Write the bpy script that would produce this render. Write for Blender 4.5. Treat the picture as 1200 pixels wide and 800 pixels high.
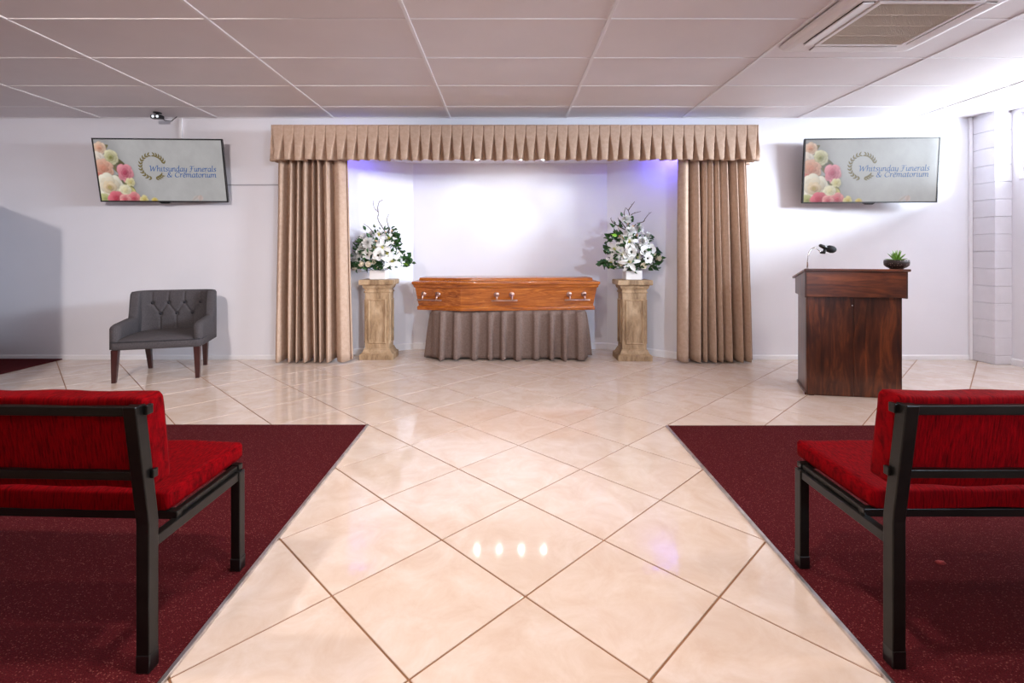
import bpy, bmesh, math, random
import numpy as np
from mathutils import Vector, Matrix, Euler, noise as mnoise

for o in list(bpy.data.objects):
    bpy.data.objects.remove(o)
scene = bpy.context.scene
C = scene.collection
PI = math.pi
R = math.radians

# ------------------------------------------------------------------ camera
cam_d = bpy.data.cameras.new('camera')
cam = bpy.data.objects.new('camera', cam_d)
C.objects.link(cam)
cam.location = (0, 0, 1.128)
cam.rotation_euler = (PI / 2, 0, 0)
cam_d.sensor_width = 36.0
cam_d.lens = 579.0 / 1200 * 36.0
cam_d.shift_x = 6.0 / 1200
cam_d.shift_y = -104.0 / 1200
cam_d.clip_start = 0.05
scene.camera = cam

# ------------------------------------------------------------------ world, view
w = bpy.data.worlds.new('world')
scene.world = w
w.use_nodes = True
bg = w.node_tree.nodes['Background']
bg.inputs[0].default_value = (0.86, 0.93, 1.0, 1)
bg.inputs[1].default_value = 3.0
scene.view_settings.view_transform = 'Standard'
scene.view_settings.look = 'None'
scene.view_settings.exposure = 0.32
scene.view_settings.gamma = 1.0
scene.view_settings.use_curve_mapping = False


def area_lamp(name, loc, direction, sx, sy, power, col, parent=None, spread=180):
    d = bpy.data.lights.new(name, 'AREA')
    d.shape = 'RECTANGLE'
    d.size, d.size_y = sx, sy
    d.energy = power
    d.color = col
    d.spread = R(spread)
    o = bpy.data.objects.new(name, d)
    C.objects.link(o)
    o.location = loc
    o.rotation_euler = Vector(direction).to_track_quat('-Z', 'Y').to_euler()
    if parent:
        o.parent = parent
    return o


# daylight thrown up through the clerestory windows by the sunlit ground outside
area_lamp('daylight_ground', (6.5, 3.2, 1.15), (-0.80, 0.08, 0.60), 4.2, 1.2, 620, (0.90, 0.95, 1.0))
# open sky seen through the same windows
area_lamp('daylight_sky', (8.6, 1.6, 2.75), (-1.0, 0.22, -0.08), 3.4, 1.4, 2000, (0.84, 0.91, 1.0))

WALL_Y = 5.23
CEIL = 2.557
ROOM_L, ROOM_R, ROOM_N = -7.2, 5.085, -3.0


# ------------------------------------------------------------------ helpers
def lin(r, g, b):
    def f(c):
        c /= 255.0
        return c / 12.92 if c <= 0.04045 else ((c + 0.055) / 1.055) ** 2.4
    return (f(r), f(g), f(b), 1.0)


class MB:
    """collects faces of one mesh"""
    def __init__(s):
        s.v, s.f = [], []

    def add(s, vs, fs):
        b = len(s.v)
        s.v += [tuple(p) for p in vs]
        s.f += [tuple(b + i for i in q) for q in fs]
        return s

    def box(s, x0, x1, y0, y1, z0, z1, m=None):
        vs = [(x, y, z) for z in (z0, z1) for y in (y0, y1) for x in (x0, x1)]
        if m is not None:
            vs = [m @ Vector(p) for p in vs]
        return s.add(vs, [(0, 2, 3, 1), (4, 5, 7, 6), (0, 1, 5, 4), (2, 6, 7, 3), (0, 4, 6, 2), (1, 3, 7, 5)])

    def prism(s, poly, z0, z1, top=None):
        n = len(poly)
        top = top or poly
        vs = [(p[0], p[1], z0) for p in poly] + [(p[0], p[1], z1) for p in top]
        fs = [tuple(range(n - 1, -1, -1)), tuple(range(n, 2 * n))]
        fs += [(i, (i + 1) % n, n + (i + 1) % n, n + i) for i in range(n)]
        return s.add(vs, fs)

    def loft(s, rings, cap=True):
        """rings: lists of 3D points, same count"""
        n = len(rings[0])
        vs = [p for r in rings for p in r]
        fs = []
        for k in range(len(rings) - 1):
            a, b = k * n, (k + 1) * n
            fs += [(a + i, a + (i + 1) % n, b + (i + 1) % n, b + i) for i in range(n)]
        if cap:
            fs.append(tuple(range(n - 1, -1, -1)))
            fs.append(tuple(range((len(rings) - 1) * n, len(rings) * n)))
        return s.add(vs, fs)

    def lathe(s, prof, n=16, c=(0, 0, 0), m=None):
        rings = [[(c[0] + r * math.cos(2 * PI * i / n), c[1] + r * math.sin(2 * PI * i / n), c[2] + z)
                  for i in range(n)] for r, z in prof]
        if m is not None:
            rings = [[m @ Vector(p) for p in r] for r in rings]
        return s.loft(rings)

    def tube(s, pts, rad, n=8):
        pts = [Vector(p) for p in pts]
        if not isinstance(rad, (list, tuple)):
            rad = [rad] * len(pts)
        rings = []
        up = None
        for i, p in enumerate(pts):
            t = (pts[min(i + 1, len(pts) - 1)] - pts[max(i - 1, 0)]).normalized()
            if up is None:
                up = t.orthogonal().normalized()
            else:
                up = (up - t * up.dot(t)).normalized()
            sd = t.cross(up)
            rings.append([p + (up * math.cos(2 * PI * k / n) + sd * math.sin(2 * PI * k / n)) * rad[i] for k in range(n)])
        return s.loft(rings)

    def grid(s, fn, nu, nv, wrap=False):
        vs = [fn(i / nu, j / nv) for j in range(nv + 1) for i in range(nu + (0 if wrap else 1))]
        c = nu if wrap else nu + 1
        fs = []
        for j in range(nv):
            for i in range(nu):
                i2 = (i + 1) % c
                fs.append((j * c + i, j * c + i2, (j + 1) * c + i2, (j + 1) * c + i))
        return s.add(vs, fs)

    def mesh(s, name):
        me = bpy.data.meshes.new(name)
        me.from_pydata([tuple(p) for p in s.v], [], s.f)
        me.update()
        return me

    def build(s, name, mat, parent=None, smooth=False, bevel=0, segs=2, solid=0, subsurf=0, offset=0):
        return put(name, s.mesh(name), mat, parent, smooth, bevel, segs, solid, subsurf, offset)


def put(name, me, mat, parent=None, smooth=False, bevel=0, segs=2, solid=0, subsurf=0, offset=0):
    o = bpy.data.objects.new(name, me)
    C.objects.link(o)
    if mat is not None and not me.materials:
        me.materials.append(mat)
    if parent is not None:
        o.parent = parent
    if smooth:
        me.polygons.foreach_set('use_smooth', [True] * len(me.polygons))
    if solid:
        md = o.modifiers.new('solid', 'SOLIDIFY')
        md.thickness = solid
        md.offset = offset
    if bevel:
        md = o.modifiers.new('bevel', 'BEVEL')
        md.width = bevel
        md.segments = segs
        md.limit_method = 'ANGLE'
        md.angle_limit = R(35)
    if subsurf:
        md = o.modifiers.new('sub', 'SUBSURF')
        md.levels = md.render_levels = subsurf
    return o


def fixn(o):
    bm = bmesh.new()
    bm.from_mesh(o.data)
    bmesh.ops.recalc_face_normals(bm, faces=bm.faces)
    bm.to_mesh(o.data)
    bm.free()
    return o


def thing(name, label, cat, loc=(0, 0, 0), rotz=0, group=None):
    o = bpy.data.objects.new(name, None)
    C.objects.link(o)
    o.empty_display_size = 0.05
    o.location = loc
    o.rotation_euler = (0, 0, rotz)
    return tag(o, label, cat, group)


def tag(o, label, cat, group=None):
    o['label'] = label
    o['category'] = cat
    if group:
        o['group'] = group
    return o


def struct(o, label=None):
    o['kind'] = 'structure'
    if label:
        o['label'] = label
    return o


def dup(root, loc=None, rotz=None, label=None, group=None):
    r = root.copy()
    C.objects.link(r)
    if loc is not None:
        r.location = loc
    if rotz is not None:
        r.rotation_euler = (0, 0, rotz)
    if label:
        r['label'] = label
    if group:
        r['group'] = group
    for ch in list(root.children):
        c = ch.copy()
        C.objects.link(c)
        c.parent = r
        for g in list(ch.children):
            d = g.copy()
            C.objects.link(d)
            d.parent = c
    return r


# ------------------------------------------------------------------ materials
def new_mat(name):
    m = bpy.data.materials.new(name)
    m.use_nodes = True
    nt = m.node_tree
    return m, nt, nt.nodes['Principled BSDF']


def mapped(nt, scale=(1, 1, 1), space='Object', rot=(0, 0, 0)):
    tc = nt.nodes.new('ShaderNodeTexCoord')
    mp = nt.nodes.new('ShaderNodeMapping')
    mp.inputs['Scale'].default_value = scale
    mp.inputs['Rotation'].default_value = rot
    nt.links.new(tc.outputs[space], mp.inputs['Vector'])
    return mp.outputs['Vector']


def noise_n(nt, vec, scale, detail=4, rough=0.5, dist=0.0):
    n = nt.nodes.new('ShaderNodeTexNoise')
    n.inputs['Scale'].default_value = scale
    n.inputs['Detail'].default_value = detail
    n.inputs['Roughness'].default_value = rough
    n.inputs['Distortion'].default_value = dist
    if vec is not None:
        nt.links.new(vec, n.inputs['Vector'])
    return n.outputs['Fac']


def ramp(nt, fac, stops):
    r = nt.nodes.new('ShaderNodeValToRGB')
    e = r.color_ramp.elements
    while len(e) < len(stops):
        e.new(0.5)
    for k, (p, c) in enumerate(stops):
        e[k].position = p
        e[k].color = c
    nt.links.new(fac, r.inputs['Fac'])
    return r.outputs['Color']


def bump(nt, p, h, strength=0.2, dist=0.005):
    b = nt.nodes.new('ShaderNodeBump')
    b.inputs['Strength'].default_value = strength
    b.inputs['Distance'].default_value = dist
    nt.links.new(h, b.inputs['Height'])
    nt.links.new(b.outputs['Normal'], p.inputs['Normal'])


def mixc(nt, a, b, fac, mode='MIX'):
    m = nt.nodes.new('ShaderNodeMix')
    m.data_type = 'RGBA'
    m.blend_type = mode
    for sock, val in ((m.inputs[6], a), (m.inputs[7], b), (m.inputs[0], fac)):
        if hasattr(val, 'is_linked') or hasattr(val, 'links'):
            nt.links.new(val, sock)
        else:
            sock.default_value = val
    return m.outputs[2]


def plain(name, col, rough=0.5, metal=0.0, nscale=0, namp=0.06, bscale=0, bstr=0.1, coat=0, sheen=0, spec=0.5):
    m, nt, p = new_mat(name)
    p.inputs['Roughness'].default_value = rough
    p.inputs['Metallic'].default_value = metal
    p.inputs['Specular IOR Level'].default_value = spec
    if coat:
        p.inputs['Coat Weight'].default_value = coat
        p.inputs['Coat Roughness'].default_value = 0.12
    if sheen:
        p.inputs['Sheen Weight'].default_value = sheen
        p.inputs['Sheen Roughness'].default_value = 0.4
        p.inputs['Sheen Tint'].default_value = col
    f = noise_n(nt, mapped(nt), nscale or 6.0)
    dk = tuple(c * (1 - namp) for c in col[:3]) + (1,)
    lt = tuple(min(1, c * (1 + namp)) for c in col[:3]) + (1,)
    nt.links.new(ramp(nt, f, [(0.3, dk), (0.7, lt)]), p.inputs['Base Color'])
    if bscale:
        bump(nt, p, noise_n(nt, mapped(nt), bscale, 3), bstr)
    return m


def wood(name, dark, light, axis='X', scale=3.0, rough=0.35, coat=0.3, stretch=14, mid=None, blotch=0):
    m, nt, p = new_mat(name)
    sc = [stretch, stretch, stretch]
    sc['XYZ'.index(axis)] = 1.0
    v = mapped(nt, tuple(sc))
    f = noise_n(nt, v, scale, 6, 0.6, 1.2)
    f2 = noise_n(nt, v, scale * 5, 3, 0.6, 0.3)
    stops = [(0.32, dark), (0.68, light)] if mid is None else [(0.3, dark), (0.5, mid), (0.72, light)]
    c = ramp(nt, f, stops)
    c2 = ramp(nt, f2, [(0.35, (0.82, 0.82, 0.82, 1)), (0.6, (1, 1, 1, 1))])
    col = mixc(nt, c, c2, 1.0, 'MULTIPLY')
    if blotch:
        f3 = noise_n(nt, mapped(nt, (1, 1, 0.5)), 4.0, 3)
        c3 = ramp(nt, f3, [(0.35, (1 - blotch,) * 3 + (1,)), (0.65, (1, 1, 1, 1))])
        col = mixc(nt, col, c3, 1.0, 'MULTIPLY')
    nt.links.new(col, p.inputs['Base Color'])
    p.inputs['Roughness'].default_value = rough
    p.inputs['Coat Weight'].default_value = coat
    p.inputs['Coat Roughness'].default_value = 0.15
    bump(nt, p, f2, 0.06, 0.002)
    return m


def fabric(name, dark, light, weave=260, rough=0.9, sheen=0.3, bstr=0.25, stretch=(1, 1, 1), nscale=40):
    m, nt, p = new_mat(name)
    f = noise_n(nt, mapped(nt, stretch), nscale, 5, 0.65)
    nt.links.new(ramp(nt, f, [(0.3, dark), (0.7, light)]), p.inputs['Base Color'])
    p.inputs['Roughness'].default_value = rough
    p.inputs['Specular IOR Level'].default_value = 0.2
    p.inputs['Sheen Weight'].default_value = sheen
    p.inputs['Sheen Tint'].default_value = light
    bump(nt, p, noise_n(nt, mapped(nt), weave, 2), bstr, 0.002)
    return m


def emit(name, col, strength):
    m = bpy.data.materials.new(name)
    m.use_nodes = True
    nt = m.node_tree
    nt.nodes.clear()
    out = nt.nodes.new('ShaderNodeOutputMaterial')
    e = nt.nodes.new('ShaderNodeEmission')
    e.inputs[0].default_value = col
    e.inputs[1].default_value = strength
    nt.links.new(e.outputs[0], out.inputs[0])
    return m


M = {}
M['wall'] = plain('wall_paint', (0.82, 0.81, 0.86, 1), 0.75, nscale=1.5, namp=0.02, bscale=180, bstr=0.05, spec=0.3)
M['trim'] = plain('gloss_trim_paint', (0.88, 0.87, 0.90, 1), 0.4, nscale=3, namp=0.02)
M['block'] = plain('painted_block', (0.74, 0.72, 0.765, 1), 0.6, nscale=9, namp=0.03, bscale=70, bstr=0.2)
M['ceil_tile'] = plain('ceiling_tile_vinyl', (0.75, 0.705, 0.72, 1), 0.62, nscale=2.2, namp=0.025, bscale=220, bstr=0.05)
M['ceil_bar'] = plain('white_grid_metal', (0.78, 0.745, 0.755, 1), 0.35, nscale=4, namp=0.02)
M['grout'] = plain('brown_grout', lin(142, 100, 70), 0.9, nscale=12, namp=0.12)
M['black_metal'] = plain('black_painted_steel', (0.006, 0.0055, 0.005, 1), 0.30, nscale=14, namp=0.3, spec=0.28)
M['black_plastic'] = plain('black_plastic', (0.01, 0.01, 0.011, 1), 0.3, nscale=10, namp=0.1)
M['rubber'] = plain('black_rubber', (0.004, 0.004, 0.004, 1), 0.28, nscale=10, namp=0.1)
M['chrome'] = plain('chrome', (0.75, 0.73, 0.72, 1), 0.12, 1.0, nscale=10, namp=0.05)
M['alu'] = plain('aluminium_strip', (0.62, 0.60, 0.60, 1), 0.35, 1.0, nscale=25, namp=0.2)
M['white_plastic'] = plain('white_plastic', (0.78, 0.75, 0.75, 1), 0.4, nscale=4, namp=0.02)
M['rose_metal'] = plain('antique_handle_metal', (0.50, 0.33, 0.28, 1), 0.3, 1.0, nscale=40, namp=0.2)
M['curtain'] = fabric('beige_curtain_fabric', lin(178, 150, 129), lin(193, 166, 147), 220, 0.85, 0.15, 0.08, (1, 1, 1), 30)
M['skirt'] = fabric('taupe_velvet_skirt', lin(114, 95, 87), lin(136, 116, 107), 200, 0.9, 0.2, 0.15, (1, 1, 1), 60)
M['grey_fabric'] = fabric('charcoal_linen', lin(58, 55, 58), lin(90, 85, 87), 320, 0.9, 0.1, 0.35, (6, 6, 1), 60)
M['button'] = fabric('charcoal_button_linen', lin(40, 39, 44), lin(60, 58, 62), 320, 0.9, 0.1)
M['leg_wood'] = wood('dark_red_leg_wood', lin(38, 12, 12), lin(66, 22, 20), 'Z', 6, 0.35, 0.3)
M['coffin'] = wood('orange_polished_wood', lin(124, 56, 12), lin(206, 122, 44), 'X', 1.5, 0.26, 0.6, 24, lin(172, 90, 24))
M['lectern'] = wood('dark_mahogany', lin(44, 20, 12), lin(136, 70, 36), 'Z', 2.6, 0.34, 0.25, 7, lin(84, 40, 22), 0.4)
M['lectern_h'] = wood('dark_mahogany_horizontal', lin(64, 30, 18), lin(148, 78, 40), 'X', 2.4, 0.34, 0.25, 7, lin(108, 52, 28), 0.3)
M['pedestal'] = wood('antiqued_stone_finish', lin(122, 94, 66), lin(198, 170, 138), 'Z', 3.2, 0.6, 0.0, 2.6, lin(172, 142, 108))
M['vase'] = plain('white_ceramic', (0.80, 0.76, 0.74, 1), 0.35, nscale=5, namp=0.02)
M['petal'] = plain('white_petal', (0.80, 0.79, 0.76, 1), 0.6, nscale=20, namp=0.04)
M['cream_petal'] = plain('cream_petal', (0.82, 0.74, 0.60, 1), 0.6, nscale=20, namp=0.06)
M['peach'] = plain('peach_bud', lin(206, 166, 130), 0.6, nscale=30, namp=0.15)
M['stamen'] = plain('yellow_green_stamen', lin(190, 186, 90), 0.6, nscale=20, namp=0.1)
M['dark_eye'] = plain('dark_flower_eye', lin(60, 56, 40), 0.6, nscale=20, namp=0.2)
M['leaf'] = plain('dark_green_leaf', lin(44, 84, 40), 0.45, nscale=14, namp=0.45)
M['leaf_lime'] = plain('lime_leaf', lin(132, 178, 56), 0.45, nscale=14, namp=0.3)
M['twig'] = plain('brown_twig', lin(80, 62, 48), 0.7, nscale=30, namp=0.3)
M['bowl'] = None


def tile_mat():
    m, nt, p = new_mat('cream_polished_tile')
    oi = nt.nodes.new('ShaderNodeObjectInfo')
    tc = nt.nodes.new('ShaderNodeTexCoord')
    add = nt.nodes.new('ShaderNodeVectorMath')
    add.operation = 'MULTIPLY_ADD'
    cmb = nt.nodes.new('ShaderNodeCombineXYZ')
    for k in range(3):
        nt.links.new(oi.outputs['Random'], cmb.inputs[k])
    nt.links.new(cmb.outputs[0], add.inputs[0])
    add.inputs[1].default_value = (37, 53, 71)
    nt.links.new(tc.outputs['Object'], add.inputs[2])
    f = noise_n(nt, add.outputs[0], 6.0, 8, 0.68, 0.6)
    c = ramp(nt, f, [(0.3, lin(213, 189, 172)), (0.5, lin(221, 202, 189)), (0.7, lin(229, 214, 206))])
    tint = ramp(nt, oi.outputs['Random'], [(0.0, (0.95, 0.94, 0.92, 1)), (1.0, (1, 1, 1, 1))])
    nt.links.new(mixc(nt, c, tint, 1.0, 'MULTIPLY'), p.inputs['Base Color'])
    p.inputs['Roughness'].default_value = 0.07
    p.inputs['Specular IOR Level'].default_value = 0.55
    f2 = noise_n(nt, add.outputs[0], 5.0, 3, 0.5)
    bump(nt, p, f2, 0.012, 0.008)
    return m


def carpet_mat():
    m, nt, p = new_mat('maroon_speckled_carpet')
    v = mapped(nt)
    vo = nt.nodes.new('ShaderNodeTexVoronoi')
    vo.inputs['Scale'].default_value = 210
    nt.links.new(v, vo.inputs['Vector'])
    sep = nt.nodes.new('ShaderNodeSeparateColor')
    nt.links.new(vo.outputs['Color'], sep.inputs[0])
    spk = ramp(nt, sep.outputs[0], [(0.74, (0, 0, 0, 1)), (0.92, (1, 1, 1, 1))])
    dst = ramp(nt, vo.outputs['Distance'], [(0.25, (1, 1, 1, 1)), (0.5, (0, 0, 0, 1))])
    fac = mixc(nt, spk, dst, 1.0, 'MULTIPLY')
    n1 = noise_n(nt, v, 300, 2)
    base = ramp(nt, n1, [(0.3, lin(54, 10, 15)), (0.7, lin(96, 26, 32))])
    fv = nt.nodes.new('ShaderNodeMath')
    fv.operation = 'MULTIPLY'
    nt.links.new(fac, fv.inputs[0])
    fv.inputs[1].default_value = 0.55
    nt.links.new(mixc(nt, base, lin(168, 98, 92), fv.outputs[0]), p.inputs['Base Color'])
    p.inputs['Roughness'].default_value = 0.95
    p.inputs['Specular IOR Level'].default_value = 0.1
    bump(nt, p, n1, 0.7, 0.006)
    return m


def velvet_mat():
    m, nt, p = new_mat('red_crushed_velvet')
    f = noise_n(nt, mapped(nt, (14, 3, 1.6)), 13, 6, 0.7, 0.3)
    nt.links.new(ramp(nt, f, [(0.30, lin(54, 0, 3)), (0.5, lin(104, 0, 6)), (0.74, lin(134, 1, 9))]), p.inputs['Base Color'])
    p.inputs['Roughness'].default_value = 0.8
    p.inputs['Specular IOR Level'].default_value = 0.04
    p.inputs['Sheen Weight'].default_value = 0.0
    p.inputs['Sheen Tint'].default_value = lin(255, 40, 50)
    bump(nt, p, f, 0.35, 0.004)
    return m


def bowl_mat():
    m, nt, p = new_mat('dark_patterned_bowl')
    v = mapped(nt)
    vo = nt.nodes.new('ShaderNodeTexVoronoi')
    vo.inputs['Scale'].default_value = 75
    nt.links.new(v, vo.inputs['Vector'])
    c = ramp(nt, vo.outputs['Distance'], [(0.12, lin(190, 170, 160)), (0.25, lin(48, 38, 38))])
    nt.links.new(c, p.inputs['Base Color'])
    p.inputs['Roughness'].default_value = 0.4
    return m


def glass_mat():
    m = bpy.data.materials.new('window_glass')
    m.use_nodes = True
    nt = m.node_tree
    nt.nodes.clear()
    out = nt.nodes.new('ShaderNodeOutputMaterial')
    t = nt.nodes.new('ShaderNodeBsdfTransparent')
    t.inputs[0].default_value = (0.96, 0.98, 1, 1)
    g = nt.nodes.new('ShaderNodeBsdfGlossy')
    g.inputs['Roughness'].default_value = 0.02
    mx = nt.nodes.new('ShaderNodeMixShader')
    mx.inputs[0].default_value = 0.06
    nt.links.new(t.outputs[0], mx.inputs[1])
    nt.links.new(g.outputs[0], mx.inputs[2])
    nt.links.new(mx.outputs[0], out.inputs[0])
    return m


M['tile'] = tile_mat()
M['carpet'] = carpet_mat()
M['velvet'] = velvet_mat()
M['bowl'] = bowl_mat()
M['glass'] = glass_mat()

# ------------------------------------------------------------------ floor
AL, AR = -1.95, 1.82          # alcove mouth
BL, BR, BY = -1.10, 1.175, 5.80  # alcove back wall
floor = struct(MB().box(ROOM_L - .2, ROOM_R + .2, ROOM_N - .2, 6.0, -0.12, -0.003).build('floor', M['grout']),
               'cream polished floor tiles laid diagonally with brown grout')


def clip(poly, nx, ny, d):
    """keep nx*x+ny*y <= d"""
    out = []
    for i in range(len(poly)):
        a, b = poly[i], poly[(i + 1) % len(poly)]
        da, db = nx * a[0] + ny * a[1] - d, nx * b[0] + ny * b[1] - d
        if da <= 0:
            out.append(a)
        if (da < 0 < db) or (db < 0 < da):
            t = da / (da - db)
            out.append((a[0] + (b[0] - a[0]) * t, a[1] + (b[1] - a[1]) * t))
    return out


CAR_L, CAR_R = -0.905, 1.03
S = 0.45 / math.sqrt(2)
TH = -0.0052
hs = S - 0.0044
full_tile = None
for j in range(-16, 16):
    for i in range(-24, 20):
        if (i + j) % 2 == 0:
            continue
        a, b = i * S, j * S
        cx = 0.0605 + a * math.cos(TH) - b * math.sin(TH)
        cy = 1.623 + a * math.sin(TH) + b * math.cos(TH)
        poly = []
        for (dx, dy) in ((0, -hs), (hs, 0), (0, hs), (-hs, 0)):
            poly.append((cx + dx * math.cos(TH) - dy * math.sin(TH), cy + dx * math.sin(TH) + dy * math.cos(TH)))
        xs = [p[0] for p in poly]
        ys = [p[1] for p in poly]
        if max(ys) < 3.2 and (max(xs) < CAR_L - .02 or min(xs) > CAR_R + .03):
            continue                      # fully under a carpet
        if max(xs) < -4.72 or min(xs) > ROOM_R or min(ys) > 5.85 or max(ys) < 0.3:
            continue
        if min(ys) > WALL_Y and (max(xs) < AL or min(xs) > AR):
            continue
        cut = clip(clip(clip(poly, 1, 0, ROOM_R + .1), 0, 1, 5.9), -1, 0, 4.9)
        if len(cut) < 3:
            continue
        whole = len(cut) == 4 and all(abs(p[0] - q[0]) < 1e-9 and abs(p[1] - q[1]) < 1e-9 for p, q in zip(cut, poly))
        if whole and full_tile is not None:
            me = full_tile
        else:
            loc = [(p[0] - cx, p[1] - cy) for p in cut]
            me = MB().prism(loc, -0.008, 0.0).mesh('tile')
            if whole:
                full_tile = me
        o = put('tile', me, M['tile'], floor, bevel=0.0012, segs=1)
        o.location = (cx, cy, 0)

# ------------------------------------------------------------------ carpets


def carpet(poly, edges, label):
    t = MB().prism(poly, 0.0005, 0.010).build('carpet', M['carpet'])
    tag(t, label, 'carpet')
    for (a, b) in edges:
        a, b = Vector((a[0], a[1], 0)), Vector((b[0], b[1], 0))
        d = (b - a).normalized()
        n = Vector((d.y, -d.x, 0)) * 0.007
        MB().prism([(a - n)[:2], (b - n)[:2], (b + n)[:2], (a + n)[:2]], 0.0006, 0.0115).build('edge_strip', M['alu'], t, bevel=0.002)
    return t


carpet([(-4.68, 0.2), (CAR_L - .002, 0.2), (-0.907, 3.215), (-4.68, 3.225)],
       [((-0.900, 0.2), (-0.907, 3.218))], 'maroon speckled carpet under the red bench left of the aisle')
carpet([(0.99, 0.2), (ROOM_R, 0.2), (ROOM_R, 3.205), (1.041, 3.200)],
       [((0.985, 0.2), (1.036, 3.203))], 'maroon speckled carpet under the red bench right of the aisle')
carpet([(ROOM_L + .02, 0.2), (-4.695, 0.2), (-4.695, WALL_Y - .01), (ROOM_L + .02, WALL_Y - .01)],
       [], 'maroon carpet strip against the wall beyond the grey armchair')

# ------------------------------------------------------------------ walls
wb = MB()
wb.box(ROOM_L - .1, AL, WALL_Y, WALL_Y + .12, 0, 2.70)
wb.box(AR, 5.2, WALL_Y, WALL_Y + .12, 0, 2.70)
wb.box(AL, AR, WALL_Y, WALL_Y + .12, 2.175, 2.70)
struct(wb.build('wall_back', M['wall']), 'pale lavender white wall around the curtained alcove')


def wall_seg(a, b, name, h=2.3, th=0.1):
    a, b = Vector((a[0], a[1], 0)), Vector((b[0], b[1], 0))
    d = (b - a).normalized()
    n = Vector((-d.y, d.x, 0)) * th
    return MB().prism([a[:2], b[:2], (b + n)[:2], (a + n)[:2]], 0, h).build(name, M['wall'])


struct(wall_seg((AL, WALL_Y + .001), (BL, BY), 'wall_alcove_left'))
struct(wall_seg((BL - .02, BY), (BR + .02, BY), 'wall_alcove_back'))
struct(wall_seg((BR, BY), (AR, WALL_Y + .001), 'wall_alcove_right'))
struct(MB().prism([(AL, WALL_Y + .002), (AR, WALL_Y + .002), (BR + .05, BY + .1), (BL - .05, BY + .1)], 2.175, 2.25).build('ceiling_alcove', M['wall']))


def base_seg(a, b, name, h=0.055, th=0.012):
    a, b = Vector((a[0], a[1], 0)), Vector((b[0], b[1], 0))
    d = (b - a).normalized()
    n = Vector((-d.y, d.x, 0)) * -th
    q = n * 0.45
    m = MB().prism([(a + n)[:2], (b + n)[:2], b[:2], a[:2]], 0.0, h - .012)
    m.prism([(a + n)[:2], (b + n)[:2], b[:2], a[:2]], h - .012, h, [(a + q)[:2], (b + q)[:2], b[:2], a[:2]])
    return struct(m.build(name, M['trim']))


base_seg((ROOM_L, WALL_Y), (AL, WALL_Y), 'baseboard_back_left', 0.048)
base_seg((AR, WALL_Y), (4.90, WALL_Y), 'baseboard_back_right', 0.048)
base_seg((AL, WALL_Y), (BL, BY), 'baseboard_alcove_left', 0.075, .014)
base_seg((BL, BY), (BR, BY), 'baseboard_alcove_back', 0.075, .014)
base_seg((BR, BY), (AR, WALL_Y), 'baseboard_alcove_right', 0.075, .014)

# right-hand wall with clerestory windows
SILL, HEAD = 1.865, 2.52
WY0, WY1 = 0.9, 4.90
wr = MB()
wr.box(ROOM_R, ROOM_R + .14, ROOM_N, WALL_Y + .1, 0, SILL)
wr.box(ROOM_R, ROOM_R + .14, ROOM_N, WALL_Y + .1, HEAD, 2.70)
wr.box(ROOM_R, ROOM_R + .14, WY1, WALL_Y + .1, SILL, HEAD)
wr.box(ROOM_R, ROOM_R + .14, ROOM_N, WY0, SILL, HEAD)
struct(wr.build('wall_right', M['wall']))
base_seg((ROOM_R, 4.97), (ROOM_R, 0.2), 'baseboard_right', 0.07)
ny = 4
for k in range(ny):
    a = WY0 + (WY1 - WY0) * k / ny
    b = WY0 + (WY1 - WY0) * (k + 1) / ny
    fr = MB()
    for (y0, y1, z0, z1) in ((a, a + .035, SILL, HEAD), (b - .035, b, SILL, HEAD), (a + .035, b - .035, SILL, SILL + .035), (a + .035, b - .035, HEAD - .035, HEAD)):
        fr.box(ROOM_R + .03, ROOM_R + .08, y0, y1, z0, z1)
    f = fr.build('window_%d' % (k + 1), M['trim'])
    struct(f)
    MB().box(ROOM_R + .052, ROOM_R + .058, a + .03, b - .03, SILL + .03, HEAD - .03).build('pane', M['glass'], f)
s_ = MB().box(ROOM_R - .012, ROOM_R + .03, WY0, WY1, SILL - .012, SILL + .008).build('trim_1', M['trim'], bevel=.003)
struct(s_)

# blockwork pier in the corner, one object for each course
pier = struct(MB().box(4.918, ROOM_R, 4.978, WALL_Y, 0, 2.60).build('wall_pier', M['block']), 'painted blockwork pier in the right corner')
zz = 0.0
hgt = [0.09] + [0.175] * 14
blk = None
for h in hgt:
    z1 = min(zz + h, CEIL)
    o = MB().box(4.91, ROOM_R - .001, 4.97, WALL_Y - .002, zz + .0035, z1 - .0035).build('block', M['block'], pier, bevel=0.005)
    zz = z1
struct(MB().box(4.880, 4.909, WALL_Y - .025, WALL_Y - .001, 0, CEIL).build('trim_2', M['trim'], bevel=.004))

struct(MB().box(ROOM_L - .1, ROOM_L, ROOM_N, WALL_Y, 0, 2.7).build('wall_left', M['wall']))
struct(MB().box(ROOM_L - .1, ROOM_R + .14, ROOM_N - .1, ROOM_N, 0, 2.7).build('wall_front', M['wall']))

# thin cover strip and cable duct on the wall
struct(MB().box(-2.95, -2.20, WALL_Y - .006, WALL_Y - .0005, 1.838, 1.850).build('trim_3', plain('grey_joint', (0.42, 0.41, 0.45, 1), 0.6)), 'thin horizontal joint strip on the wall')

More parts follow.
